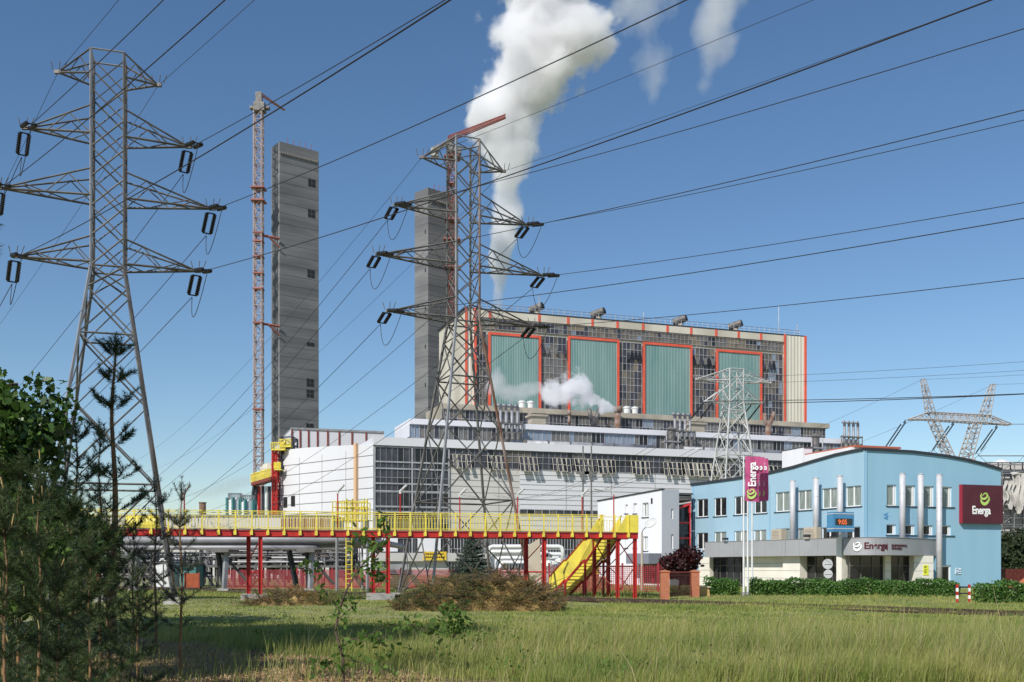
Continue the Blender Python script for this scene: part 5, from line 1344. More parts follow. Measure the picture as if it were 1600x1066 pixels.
# ================================================================== WHITE OFFICE BLOCK behind the stair, with the red glazed link
fw2 = Fac(GX(1034,90), 90, d=(.544,-1)); ulw = fw2.u(934); zt_ = fw2.z(1034,764.5)
wh = empty('white_office', fw2.w(ulw/2,4,0), 'plain white rendered office block behind the yellow stair', 'office building')
ops = []
for a, b_, yt, yb in ((1012,1043,485,560),(965,982,488,541),(922,935,495,541),(1015,1040,660,735),(965,982,664,720),(922,935,668,720)):
    c = 700+(a+b_)/2/3.33; ops.append((fw2.u(700+a/3.33), fw2.u(700+b_/3.33), fw2.z(c,640+yb/3.33), fw2.z(c,640+yt/3.33)))
wall_open(fw2, [(ulw,zt_-.45),(0,zt_)], 0, ops, .25, 'wall', m_housew, wh)
for o in ops: window(fw2, o, .16, wh, fw=.10, glass=m_curtain); sill(fw2, o[0]-.1, o[1]+.1, o[2], wh)
fw3 = Fac(fw2.w(0,0,0).x, 90, 5500); us_ = fw3.u(1061)
ops = [(fw3.u(1048.5),fw3.u(1052.5),fw3.z(1050,811),fw3.z(1050,795)),(fw3.u(1048.5),fw3.u(1052.5),fw3.z(1050,858),fw3.z(1050,835))]
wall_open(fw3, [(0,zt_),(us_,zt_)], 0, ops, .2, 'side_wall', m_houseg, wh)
for o in ops: window(fw3, o, .12, wh, split=(), fw=.1, glass=m_curtain)
m = MB(); A_, B_, C_ = fw2.w(ulw,0,zt_-.45), fw2.w(0,0,zt_), fw3.w(us_,0,zt_); D_ = A_+C_-B_
m.quad(A_,B_,C_,D_); m.quad(Vector((D_.x,D_.y,0)),Vector((A_.x,A_.y,0)),A_,D_); m.build('roof', m_roof, wh)
m = fw2.mb(); m.prism([(ulw,zt_-.5),(0.05,zt_-.05),(0.05,zt_+.05),(ulw,zt_-.4)],-.1,.3); m.build('roof_edge', m_roofdk, wh)
m = fw2.mb(); u_ = fw2.u(1018.5); z_ = fw2.z(1018,783); m.box(u_-.12,u_+.12,-.02,.05,z_-.25,z_+.25); m.build('vent_grille', m_black2, wh)
m = fw2.mb(); m.box(fw2.u(998),-.02,-1.4,-.01,fw2.z(1015,881),fw2.z(1015,865)); m.build('awning', m_houseg2, wh)
m = fw2.mb(); m.box(fw2.u(1000),-.1,-.05,-.01,.2,fw2.z(1015,882)); m.build('dark_entrance', m_glassdk, wh)
m = fw2.mb(); 
for q in (-1.2,-2.6,-4): m.box(q-.06,q+.06,-.1,-.05,.2,fw2.z(1015,882))
m.build('red_door_frame', m_redglass, wh)
lk = empty('glazed_link', (GX(1066,93),93,0), 'red framed glazed stairwell linking the white block to the blue office', 'building')
fl = Fac(GX(1052,92), 92, 5500); z1_, z2_ = fl.z(1054,797), fl.z(1079,786); ue = fl.u(1079)
m = fl.mb(); m.prism([(0,0),(ue,0),(ue,z2_-.02),(0,z1_-.02)], .12, 3); m.build('glass', m_glassdk, lk)
m = fl.mb(); w_ = .13
m.box(0,w_,-.05,.11,0,z1_-.15); m.box(ue-w_,ue,-.05,.11,0,z2_-.15); m.prism([(0,z1_-.16),(ue,z2_-.16),(ue,z2_+.05),(0,z1_+.05)],-.06,.12)
for yy in (817,841,868): z_ = fl.z(1065,yy); m.box(w_,ue-w_,-.045,.10,z_-w_*.6,z_+w_*.6)
m.build('frame', m_redglass, lk)
m = fl.mb(); m.box(-.6,ue+.3,.5,5,fl.z(1065,783),fl.z(1065,773)); m.box(-1.2,ue+.3,.1,5.2,fl.z(1065,773),fl.z(1065,770)); m.tube((-.8,.3,fl.z(1065,778)),(ue+.2,.3,fl.z(1065,776)),.15,8); m.tube((-.8,.2,fl.z(1065,782)),(ue+.2,.2,fl.z(1065,780)),.12,8)
m.build('roof_slab', m_galvd, lk)
m = fl.mb(); m.bar((.9,.05,fl.z(1065,836)),(2.2,.08,fl.z(1070,829)),.05); m.build('handrail', m_galv, lk)

# ================================================================== small things before the office
def brick_post(px, Y, ytop, lab):
    x_ = GX(px,Y); zt_ = P(0,ytop,Y).z; t = empty('brick_gatepost', (x_,Y,0), lab, 'gatepost', 'brick gateposts')
    m = MB(); m.box(x_-.225,x_+.225,Y-.225,Y+.225,-.1,zt_-.08); m.build('post', m_brick, t)
    m = MB(); m.box(x_-.26,x_+.26,Y-.26,Y+.26,zt_-.08,zt_-.02); m.add([(x_-.26,Y-.26,zt_-.02),(x_+.26,Y-.26,zt_-.02),(x_+.26,Y+.26,zt_-.02),(x_-.26,Y+.26,zt_-.02),(x_,Y,zt_+.06)],[(0,1,4),(1,2,4),(2,3,4),(3,0,4)]); m.build('cap', m_brick, t)
brick_post(1038.5,54,892,'red brick gatepost left of the iron gate, under the purple tree')
brick_post(1085.5,57,892,'red brick gatepost right of the iron gate, beside the ochre box')
a, b_ = Vector((GX(1047,54.2),54.2,0)), Vector((GX(1079,56.8),56.8,0)); fgt = Fac(a.x,a.y,d=(b_.x-a.x,b_.y-a.y)); L_ = (b_-a).length
t = empty('iron_gate', fgt.w(L_/2,0,0), 'maroon iron bar gate between the two brick gateposts', 'gate'); m = fgt.mb()
for z_ in (.2,1.2): m.box(0,L_,-.02,.02,z_-.02,z_+.02)
m.build('rail', m_iron, t); m = fgt.mb(); u_ = .04
while u_ < L_: m.tube((u_,0,.08),(u_,0,1.42),.016,6); u_ += .105
m.build('bars', m_iron, t)
t = empty('ochre_box', (GX(1098,58),58,0), 'low ochre box with an overhanging slab beside the right gatepost', 'box')
m = MB(); m.prism([(GX(1090,58),0),(GX(1108,58),0),(GX(1106,58),.5),(GX(1091,58),.5)],57.7,58.3); m.build('case', m_ochre, t)
m = MB(); m.box(GX(1085,58),GX(1108,58),57.6,58.4,.5,.57); m.build('lid', m_beige, t)
for i, (px, pyt, lab) in enumerate(((1162,712,'white flagpole, leftmost of the three'),(1168.3,713,'white flagpole, middle one of the three'),(1175.2,715,'white flagpole, rightmost of the three'))):
    Y = 58+i*.9; x_ = GX(px,Y); zt_ = P(0,pyt,Y).z; t = empty('flagpole', (x_,Y,0), lab, 'flagpole', 'flagpoles before the blue office')
    m = MB(); m.tube((x_,Y,0),(x_,Y,zt_),.062,12,r2=.035); m.build('pole', m_white, t)
    m = MB(); m.tube((x_,Y,zt_),(x_,Y,zt_+.06),.05,10); m.tube((x_,Y,0),(x_,Y,.25),.10,12); m.tube((x_,Y,zt_-.02),(x_+.75,Y+.05,zt_-.02),.014,6); m.build('fitting', m_galv, t)
    fx0, fx1 = x_+.08, GX(px+25,Y); fz1, fz0 = zt_-.05, P(0,783-[0,1,2][i],Y).z
    fl_ = empty('banner_flag', (fx0,Y,fz0), ['magenta vertical banner with white company name, leftmost of the three','magenta vertical banner half hidden behind the left banner','magenta vertical banner, rightmost of the three, with a white slogan'][i], 'flag', 'magenta banners on the flagpoles')
    m = MB(); vs = []; nx_, nz_ = 14, 30
    def fold(u_, v_): return .06*math.sin(u_*7+v_*3+i)*(.3+u_)+.05*math.sin(v_*5+i)*u_
    for j in range(nz_+1):
        for q in range(nx_+1):
            u_ = q/nx_; v_ = j/nz_; vs.append((fx0+(fx1-fx0)*u_*(1-.05*math.sin(v_*6+i*2)*(1-v_)), Y+fold(u_,v_), fz0+(fz1-fz0)*v_-.06*u_*(1-v_)))
    m.add(vs, [(a_,a_+1,a_+nx_+2,a_+nx_+1) for j in range(nz_) for a_ in range(j*(nx_+1),j*(nx_+1)+nx_)]); m.build('cloth', m_flag, fl_, True)
    w_ = fx1-fx0; h_ = fz1-fz0
    Mt = Matrix.Translation((fx0+w_*.70, Y-.10, fz0+h_*.32)) @ Matrix.Rotation(R(90),4,'X') @ Matrix.Rotation(R(90),4,'Z')
    text('Energa', Mt, .62 if i != 2 else .62, m_text, 'lettering', fl_, .006, .014, .82)
    if i == 2:
        Mt = Matrix.Translation((fx0+w_*.22, Y-.10, fz0+h_*.30)) @ Matrix.Rotation(R(90),4,'X') @ Matrix.Rotation(R(90),4,'Z'); text('Energa', Mt, .2, m_text, 'small_lettering', fl_, .004, .004, .9)
    logo(Matrix.Translation((fx0+w_*.42, Y-.10, fz0+h_*.15)) @ Matrix.Rotation(R(90),4,'X'), .27, m_lime, 'emblem', fl_, .008)
t = empty('traffic_sign', (GX(1293.5,60),60,0), 'pole with two round grey sign backs before the entrance', 'sign'); x_ = GX(1293.5,60)
m = MB(); m.tube((x_,60,0),(x_,60,P(0,876,60).z),.035,8); m.build('pole', m_galv, t)
for py, r_, dx in ((881.5,.30,-.03),(897,.26,.0)): m = MB(); z_ = P(0,py,60).z; m.tube((x_+dx,59.93,z_),(x_+dx,59.95,z_),r_,28); m.bar((x_+dx-.2,59.91,z_),(x_+dx+.2,59.91,z_),.03); m.build('disc', m_lgrey, t)
Y = 48.2; t = empty('barrier_rail', (GX(1504,Y),Y,0), 'red and white posts with a dark rail in the gap between the hedges', 'barrier')
for px in (1495.5,1514.5):
    for q in range(5):
        m = MB() if q == 0 else m; x_ = GX(px,Y); m.box(x_-.045,x_+.045,Y-.045,Y+.045,q*.17,q*.17+.168, q%2)
    m.build('post', [m_redrust if False else m_red, m_text], t)
m = MB()
for z_ in (.42,.72): m.bar((GX(1495.5,Y)-.1,Y+.08,z_),(GX(1516,Y),Y+.08,z_),.05)
m.build('rail', m_roofdk, t)
t = empty('park_lamp', (GX(1003,68),68,0), 'old concrete lamp post with a flat oval head beside the stair', 'lamp')
m = MB(); x_ = GX(1003,68); m.tube((x_,68,0),(x_,68,P(0,832,68).z),.10,8,r2=.06); m.build('pole', m_beige, t)
m = MB(); z_ = P(0,832,68).z; m.path([(x_,68,z_),(x_+.1,68,z_+.2),(x_+.35,67.9,z_+.42)],.03,6); m.build('neck', m_galvd, t)
m = MB(Matrix.Translation((x_+.55,67.8,z_+.62)) @ Matrix.Rotation(R(-38),4,'Y') @ Matrix.Rotation(R(35),4,'X')); m.lathe((0,0,0),[(.1,-.06),(.42,-.02),(.44,.03),(.15,.12)],18)
m.build('head', m_lgrey, t)
# car behind the hedge at the far right edge
Y = 62; t = empty('parked_car', (GX(1600,Y),Y,-.1), 'orange parked car mostly hidden behind the hedge at the right edge', 'car'); x0 = GX(1577,Y)
prof = [(0,.35),(.05,.75),(.9,.88),(1.5,1.32),(2.9,1.36),(3.6,.95),(4.1,.85),(4.15,.35)]
m = MB(Matrix.Translation((0,0,-.2))); m.prism([(x0+a,z_) for a, z_ in prof], Y-.85, Y+.85); m.build('body', m_car, t)
m = MB(Matrix.Translation((0,0,-.2))); m.prism([(x0+1.05,.92),(x0+1.6,1.27),(x0+2.8,1.31),(x0+3.35,.95)], Y-.87, Y-.851); m.build('window', m_glassdk, t)
for a in (.85,3.3): m = MB(); m.tube((x0+a,Y-.88,.32),(x0+a,Y-.68,.32),.32,18); m.build('wheel', m_black2, t); m = MB(); m.tube((x0+a,Y+.68,.32),(x0+a,Y+.88,.32),.32,18); m.build('wheel', m_black2, t)
frb = Fac(GX(1563,82), 82, 5500)
t = empty('paling_fence', frb.w(3,0,0), 'dark red paling fence under the evergreens at the right edge', 'fence'); m = frb.mb(); q = 0
while q < 9: m.box(q,q+.07,0,.03,.1,P(0,889,82).z); q += .14
m.build('palings', m_iron, t)
for q in (0,2.9,5.9): m = frb.mb(); m.box(q-.06,q+.06,.04,.16,0,P(0,887,82).z); m.build('post', m_iron, t)
# ================================================================== VEGETATION
def rot_frames(n, d=None, jit=1.0, g=rng):
    """n random orthonormal frames (a,b): a = leaf axis, b = leaf width"""
    a = g.normal(size=(n,3)); 
    if d is not None: a = d+a*jit
    a /= np.linalg.norm(a,axis=1,keepdims=True)+1e-9
    c = g.normal(size=(n,3)); b_ = np.cross(a,c); b_ /= np.linalg.norm(b_,axis=1,keepdims=True)+1e-9
    return a, b_
LEAF = np.array([(0,0),(.5,.25),(.42,.6),(0,1),(-.42,.6),(-.5,.25)])
OAKLEAF = np.array([(0,0),(.12,.22),(.34,.30),(.22,.45),(.44,.58),(.24,.70),(.30,.86),(0,1),(-.30,.86),(-.24,.70),(-.44,.58),(-.22,.45),(-.34,.30),(-.12,.22)])
RH = np.array([(0,0),(.45,.5),(0,1),(-.45,.5)])
def leaf_mesh(name, pts, size, mt, parent, shape=RH, d=None, jit=1.0, wd=1.0, var=.35, curl=.0):
    n = len(pts); a, b_ = rot_frames(n, d, jit); s = size*(1+var*rng.uniform(-1,1,size=(n,1,1))); k = len(shape)
    nrm = np.cross(a,b_)
    V = pts[:,None,:]+s*(shape[None,:,1:2]*a[:,None,:]+shape[None,:,0:1]*wd*b_[:,None,:]+curl*(shape[None,:,0:1]**2)*nrm[:,None,:])
    idx = np.arange(n*k).reshape(n,k)
    return mesh_np(name, V.reshape(-1,3), [idx], mt, parent)
def needle_mesh(name, P0, P1, per_m, ln, wd, mt, parent, fwd=.9):
    """needles along segments P0->P1"""
    L = np.linalg.norm(P1-P0,axis=1); cnt = np.maximum(3,(L*per_m).astype(int)); ix = np.repeat(np.arange(len(L)),cnt); n = len(ix)
    t = rng.uniform(0,1,(n,1)); base = P0[ix]+(P1-P0)[ix]*t; ax = ((P1-P0)/L[:,None])[ix]
    rad = rng.normal(size=(n,3)); rad -= ax*np.sum(rad*ax,1,keepdims=True); rad /= np.linalg.norm(rad,axis=1,keepdims=True)
    d = ax*fwd+rad; d /= np.linalg.norm(d,axis=1,keepdims=True); s = np.cross(d, rng.normal(size=(n,3))); s /= np.linalg.norm(s,axis=1,keepdims=True)
    ll = ln*rng.uniform(.7,1.2,(n,1))
    V = np.stack([base-s*wd/2, base+s*wd/2, base+d*ll],1).reshape(-1,3)
    return mesh_np(name, V, [np.arange(n*3).reshape(n,3)], mt, parent)
def pine(loc, H, seed, lab, spread=1.0, low=.15, nb=5, per_m=330, ln=.065, wd=.0055, candles=0, mt=m_needle, trunk_r=None, step=.36, gap=None, group='young pines at the left', cat='pine tree', bare=0):
    global rng
    keep = rng; rng = np.random.default_rng(seed); r = random.Random(seed)
    t = empty('pine_tree', loc, lab, cat, group); o = Vector(loc)
    tr = trunk_r or H*.0075; pts = [o+Vector((.03*H*math.sin(i*.9+seed)*.2, .03*H*math.cos(i*1.3+seed)*.2, H*i/12)) for i in range(13)]
    m = MB(); m.path(pts, tr, 8, radii=[tr*(1-.86*i/12)+.004 for i in range(13)]); m.build('trunk', m_pinebark, t, True)
    def at(z): q = min(max(z/H*12,0),11.999); i = int(q); return pts[i].lerp(pts[i+1], q-i)
    br = MB(); S0 = []; S1 = []
    z = low*H; CA = []
    def shoot(p, q, rad): br.tube(p, q, rad, 4, r2=rad*.6, cap=False); S0.append(p); S1.append(q)
    while z < H-.12:
        f = z/H; L = spread*(.25+1.15*(1-f)**.75)*min(1,H/4)*(.75+.25*math.sin(f*3))
        if gap and gap[0] < f < gap[1]: L *= .35
        for k in range(nb):
            if r.random() < .12: continue
            ang = 2*math.pi*(k+r.random()*.6)/nb+z*2; up = .25+.55*f; l_ = L*r.uniform(.6,1.1); p = at(z); d = Vector((math.cos(ang),math.sin(ang),up)).normalized()
            n_ = max(3,int(l_/.13)); last = p; 
            for i in range(n_):
                d2 = (d+Vector((r.uniform(-.15,.15),r.uniform(-.15,.15),.12*i/n_+r.uniform(-.05,.08)))).normalized(); q = last+d2*l_/n_
                rad = max(.004,.02*(1-i/n_)*l_*.5)
                if i < n_*bare: br.tube(last, q, rad, 4, cap=False)
                else: shoot(last, q, rad)
                if i >= n_*max(.3,bare) and i < n_-0:
                    for s_ in (-1,1):
                        if r.random() < .8:
                            sd_ = (d2*.6+d2.cross(Vector((0,0,1))).normalized()*s_*.8+Vector((0,0,.35))).normalized(); sl = r.uniform(.12,.30)*(1-.3*i/n_)*min(1.2,.6+spread*.5)
                            shoot(q, q+sd_*sl, .004)
                            if r.random() < .6: e = q+sd_*sl; sh2 = (sd_+Vector((r.uniform(-.7,.7),r.uniform(-.7,.7),r.uniform(0,.5)))).normalized(); shoot(e, e+sh2*sl*.7, .003)
                last = q; d = d2
            CA.append(last)
        z += step*r.uniform(.8,1.2)
    tp = at(H*.985); shoot(tp, tp+Vector((0,0,.32)), .006)
    for k in range(4): a = k*1.6; shoot(tp-Vector((0,0,.05)), tp+Vector((math.cos(a)*.12,math.sin(a)*.12,.22)), .005)
    zz = H*.55
    while zz < H*.98: shoot(at(zz), at(min(zz+.2,H*.99)), .003); zz += .2
    br.build('branches', m_bark, t)
    A_ = np.array([tuple(p) for p in S0]); B_ = np.array([tuple(p) for p in S1])
    needle_mesh('needles', A_, B_, per_m*(1.25 if loc[1] < 15 else 1.0), ln*1.1, wd*1.25, mt, t)
    if candles:
        CA.append(tp+Vector((0,0,.3))); nc = 0
        for p in sorted(CA, key=lambda p: -p.z):
            if p.z > o.z+H*.35 and r.random() < candles and nc < 26:
                q = p; nc += 1; MB().tube(q, q+Vector((r.uniform(-.04,.04),0,r.uniform(.05,.13))), .008, 5, r2=.005).build('candle', m_candle, t)
    rng = keep; return t
def gp(px, Y): return (GX(px,Y), Y, 0.0)
pine(gp(178,20), 6.05, 3, 'slender young pine with a bare orange trunk standing before the left pylon', spread=.68, low=.36, nb=5, per_m=330, ln=.095, wd=.0075, trunk_r=.085, step=.66, bare=.1)
pine(gp(118,16.5), 3.9, 5, 'young pine with dark bushy crown between the oak and the slender pine', spread=.62, low=.2, candles=.2, per_m=300)
pine(gp(157,18), 3.9, 8, 'thin dark young pine just left of the bare orange trunk', spread=.36, low=.2, per_m=180, ln=.08)
pine(gp(243,19.5), 3.2, 12, 'sparse young pine with a crooked trunk before the right leg of the left pylon', spread=.5, low=.2, mt=m_needleb, per_m=150, ln=.08, wd=.006)
pine(gp(283,15.2), 2.75, 15, 'thin sparse young pine, rightmost of the pines', spread=.40, low=.28, mt=m_needleb, per_m=230, bare=.3)
pine(gp(62,10.2), 2.5, 21, 'bushy young pine with tall tan candles in the lower left', spread=.80, low=.08, candles=.8, per_m=420, wd=.0045)
pine(gp(8,8.8), 2.1, 25, 'bushy young pine with tan candles at the left edge of the picture', spread=.75, low=.08, candles=.8, per_m=420, wd=.0045)
pine(gp(112,12.4), 2.35, 28, 'dense dark young pine in the lower left, right of the candle-tipped pine', spread=.95, low=.06, per_m=380, candles=.15)
pine(gp(168,14), 2.2, 31, 'low dark spreading pine at the foot of the bare orange trunk', spread=.8, low=.08, per_m=300)
pine(gp(30,13), 2.9, 34, 'dark young pine beneath the oak branches', spread=.95, low=.08, per_m=300, candles=.3)
pine(gp(208,16.5), 2.2, 36, 'low thin pine between the two orange trunks', spread=.6, low=.1, per_m=150, mt=m_needleb)
pine(gp(140,11.3), 1.9, 61, 'dense dark young pine low at the bottom, right of the small pine', spread=.85, low=.05, per_m=420, wd=.0045)
pine(gp(5,11), 2.4, 63, 'dense dark young pine at the left edge behind the candle-tipped pine', spread=.9, low=.05, per_m=380)
pine(gp(215,13.5), 1.5, 64, 'small dark pine on the bare litter, right of the dense pines', spread=.6, low=.05, per_m=200)
pine(gp(85,15), 3.0, 65, 'mid-height dark young pine under the oak crown', spread=.8, low=.1, per_m=330)
pine(gp(90,9.2), 1.5, 38, 'small dark pine at the bottom edge, lower left', spread=.9, low=.08, per_m=380, wd=.0045)
pine(gp(-92,10.8), 6.9, 41, 'tall pine outside the left edge whose branch tips reach into the sky', spread=1.0, low=.66, per_m=260, wd=.007, ln=.09)
# broadleaf trees
def broadleaf(name, loc, lab, cat, trunk, blobs, nleaf, size, mt, bark=m_bark, shape=LEAF, seed=1, group=None, clump=.35, per=60, wd=1.0, tr=.09, curl=0, droop=0.0):
    global rng
    keep = rng; rng = np.random.default_rng(seed); o = Vector(loc); t = empty(name, loc, lab, cat, group)
    m = MB(); N = len(trunk); m.path([o+Vector(p) for p in trunk], tr, 8, radii=[tr*(1-.75*i/(N-1)) for i in range(N)]); m.build('trunk', bark, t, True)
    tot = sum(b[3]*b[4]*b[5] for b in blobs); C = []
    for cx, cy_, cz, rx, ry, rz in blobs:
        k = max(3, int(nleaf/per*rx*ry*rz/tot)); v = rng.normal(size=(k,3)); v /= np.linalg.norm(v,axis=1,keepdims=True); v *= rng.uniform(.35,1,(k,1))**.5
        C.append(np.array([cx,cy_,cz])+v*np.array([rx,ry,rz]))
    C = np.concatenate(C)+np.array(loc)
    m = MB(); tpts = [o+Vector(p) for p in trunk]
    for c in C[::2]:
        c = Vector(c); b_ = min(tpts[N//3:], key=lambda p: (p-c).length+max(0,p.z-c.z)*1.5); mid = b_.lerp(c,.5)+Vector((0,0,-.05)); m.path([b_,mid,c],.01,4,radii=[max(.008,tr*.22),max(.006,tr*.14),.004])
    m.build('branches', bark, t)
    cl = clump*rng.uniform(.5,1.2,(len(C),1)); P_ = np.repeat(C,per,0)+rng.normal(size=(len(C)*per,3))*np.repeat(cl,per,0)*np.array([1,1,.7])*.55
    leaf_mesh('foliage', P_, size, mt, t, shape, wd=wd, curl=curl, d=np.array([[0,0,-droop]]) if droop else None)
    rng = keep; return t
broadleaf('oak_tree', gp(-30,14.0), 'dark leafy young oak at the left edge in front of the left pylon', 'oak tree', [(0,0,0),(.1,.1,1.2),(.2,0,2.4),(.3,0,3.4),(.5,0,4.2)],
    [(.45,-.5,3.35,.62,.6,.55),(.0,-.5,2.7,.8,.6,.6),(.95,-.3,2.45,.50,.5,.40),(1.0,-.2,3.95,.20,.3,.45),(1.35,-.1,2.0,.40,.4,.30),(.55,.1,1.75,.55,.6,.35),(-.4,0,3.9,.5,.6,.4),(.75,-.3,3.3,.40,.4,.40),(.25,-.4,3.9,.35,.4,.25)], 10500, .125, m_oak, shape=OAKLEAF, seed=4, clump=.22, per=26, wd=.75, tr=.06, curl=.5)
broadleaf('oak_tree', gp(10,11.5), 'sunlit green oak shrub low at the left edge among the pines', 'oak tree', [(0,0,0),(.05,0,.7),(.1,0,1.6)],
    [(.0,0,1.6,.42,.5,.45),(.35,0,1.95,.3,.4,.25)], 900, .13, m_sap, shape=OAKLEAF, seed=14, clump=.2, per=24, wd=.75, tr=.03, curl=.5)
# tall trees outside the frame to the left, they shade the foreground
for i, (x, y, H) in enumerate(((-12.4,15.3,14),(-13.9,18.6,12),(-15.2,16,13),(-11.6,13.2,15),(-17.5,21,14),(-13.5,8.5,8.5))):
    lab = ['broad tree outside the left edge nearest the oak','tallest broad tree outside the left edge','broad tree behind the camera on the left','broad tree outside the left edge farthest back','smaller broad tree behind the camera near the track','smaller broad tree outside the left edge','smallest broad tree behind the camera on the left'][i]
    broadleaf('shade_tree', (x,y,0), lab+', casting shade on the grass', 'tree', [(0,0,0),(.1,0,H*.3),(0,.1,H*.6),(.1,0,H*.9)],
        [(0,0,H*.68,H*.17,H*.17,H*.28),(H*.05,0,H*.5,H*.13,H*.13,H*.14),(-H*.1,0,H*.55,H*.16,H*.16,H*.16)], 3600, .42, m_oak, seed=50+i, clump=.9, per=30, tr=.16, group='trees outside the left edge')
# oak sapling in front
def sapling():
    global rng
    rng2 = rng; rng = np.random.default_rng(77); r = random.Random(6); Y = 14.6; t = empty('oak_sapling', (GX(537,Y),Y,0), 'leaning oak sapling with pale green leaves in the foreground grass', 'sapling')
    def pt(px, py, dy=0): return P(px,py,Y+dy)
    stems = [[(537,1075,0),(536,1030,0),(524,985,.1),(530,955,.1),(540,925,0),(556,895,0),(575,873,0),(590,858,0),(604,835,0),(598,812,0)],
             [(531,1015,0),(548,1000,-.1),(575,993,-.2),(600,980,-.2),(640,975,-.3)], [(556,895,0),(575,888,.1),(592,880,.1)], [(528,968,0),(555,945,.2),(590,905,.3)],
             [(530,955,0),(508,925,.1),(492,905,.1),(480,880,.1)],[(536,1030,0),(560,1035,0),(600,1045,-.2)],[(535,1050,0),(515,1035,-.1),(500,1040,-.1)],[(590,858,0),(580,845,.1),(560,838,.1)],
             [(575,993,-.2),(590,1000,-.2),(612,1020,-.2)],[(640,975,-.3),(665,985,-.3),(690,980,-.3)]]
    m = MB(); P_ = []
    for i, s_ in enumerate(stems):
        pp = [pt(*q) for q in s_]; n_ = len(pp); r0 = .022 if i == 0 else .008; m.path(pp, r0, 6, radii=[r0*(1-.7*k/(n_-1)) for k in range(n_)])
        for k in range(1, n_):
            if i == 0 and k < 2: continue
            for q in range(r.choice((9,12,15)) if (i > 0 or k > 6) else r.choice((0,4,9))):
                c = pp[k-1].lerp(pp[k], r.random()); P_.append(np.array(c)+rng.normal(size=3)*.045)
        for q in range(18): P_.append(np.array(pp[-1])+rng.normal(size=3)*.08)
    m.build('stem', m_bark, t); leaf_mesh('leaves', np.array(P_), .10, m_sap, t, OAKLEAF, wd=.72, curl=.6, d=np.array([[0,0,-.3]]))
    rng = rng2
sapling()
broadleaf('oak_sapling', gp(700,20), 'low sprig of oak leaves in the grass below the brushwood heap', 'sapling', [(0,0,0),(.05,0,.3),(-.05,0,.7)], [(0,0,.6,.5,.4,.35)], 260, .11, m_sap, shape=OAKLEAF, seed=33, clump=.2, per=20, wd=.72, tr=.015, curl=.5)
broadleaf('plum_tree', gp(1062,66), 'small purple-leaved plum tree behind the iron gate', 'tree', [(0,0,0),(0,0,.8),(.1,0,1.6),(.1,0,2.4)], [(-.35,0,1.7,1.0,1.0,.75),(.55,0,2.2,.8,.8,.75),(-.9,0,1.4,.5,.6,.5)], 5200, .15, m_plum, seed=9, clump=.3, per=34, tr=.07)
broadleaf('shrub', gp(1062,60), 'low weedy shrub at the foot of the iron gate', 'shrub', [(0,0,0),(0,0,.3)], [(-.3,0,.15,.9,.3,.16),(.5,0,.15,.6,.3,.14)], 900, .09, m_hedge, seed=10, clump=.15, per=20, tr=.015)
# spruce inside the pylon
def conifer(loc, H, rad, lab, mt, seed, nper, ln, wd, cat='spruce tree', layers=14, name='spruce_tree', group=None):
    global rng
    keep = rng; rng = np.random.default_rng(seed); r = random.Random(seed); t = empty(name, loc, lab, cat, group); o = Vector(loc)
    m = MB(); m.tube(o, o+Vector((0,0,H)), H*.018, 8, r2=.01); m.build('trunk', m_bark, t); br = MB(); S0 = []; S1 = []
    for i in range(layers):
        f = i/layers; z = H*(.06+.9*f); R_ = rad*(1-f)**.85+.08
        for k in range(9):
            a = 2*math.pi*(k+r.random())/9; l_ = R_*r.uniform(.75,1.1); d = Vector((math.cos(a),math.sin(a),-.18+.5*f)).normalized(); p = o+Vector((0,0,z)); q = p+d*l_
            br.tube(p,q,.012+.01*rad,4,cap=False); n_ = max(3,int(l_/.18))
            for j in range(n_):
                c = p.lerp(q,(j+.6)/n_); s_ = .30*l_*(1-.6*j/n_)+.08
                for sg_ in (-1,1):
                    e = c+(d*.6+d.cross(Vector((0,0,1))).normalized()*sg_+Vector((0,0,-.15+.3*r.random()))).normalized()*s_; S0.append(c); S1.append(e)
            S0.append(p.lerp(q,.6)); S1.append(q+Vector((0,0,.08)))
    S0.append(o+Vector((0,0,H*.9))); S1.append(o+Vector((0,0,H+.15)))
    br.build('branches', m_bark, t); needle_mesh('needles', np.array([tuple(p) for p in S0]), np.array([tuple(p) for p in S1]), nper, ln, wd, mt, t); rng = keep; return t
conifer(gp(737,76), P(0,834,76).z, 1.9, 'blue-green spruce seen through the legs of the middle pylon', m_bluespruce, 5, 130, .17, .045)
for i, (px, Y, yt, rr, lab) in enumerate(((1572,92,828,1.6,'dark evergreen just right of the blue office'),(1592,90,826,1.7,'olive evergreen at the right edge of the picture'),(1612,93,822,1.9,'dark evergreen cut by the right edge'))):
    H = P(0,yt,Y).z; k_ = .9
    broadleaf('evergreen_tree', gp(px,Y), lab, 'evergreen tree', [(0,0,0),(0,0,H*.4),(0,0,H*.95)], [(0,0,H*.45,rr*.8,rr*.8,H*.42),(0,0,H*.7,rr*.5,rr*.5,H*.28)], 9000, .16, m_conif, seed=60+i, clump=.32, per=50, tr=.1, group='evergreens at the right')
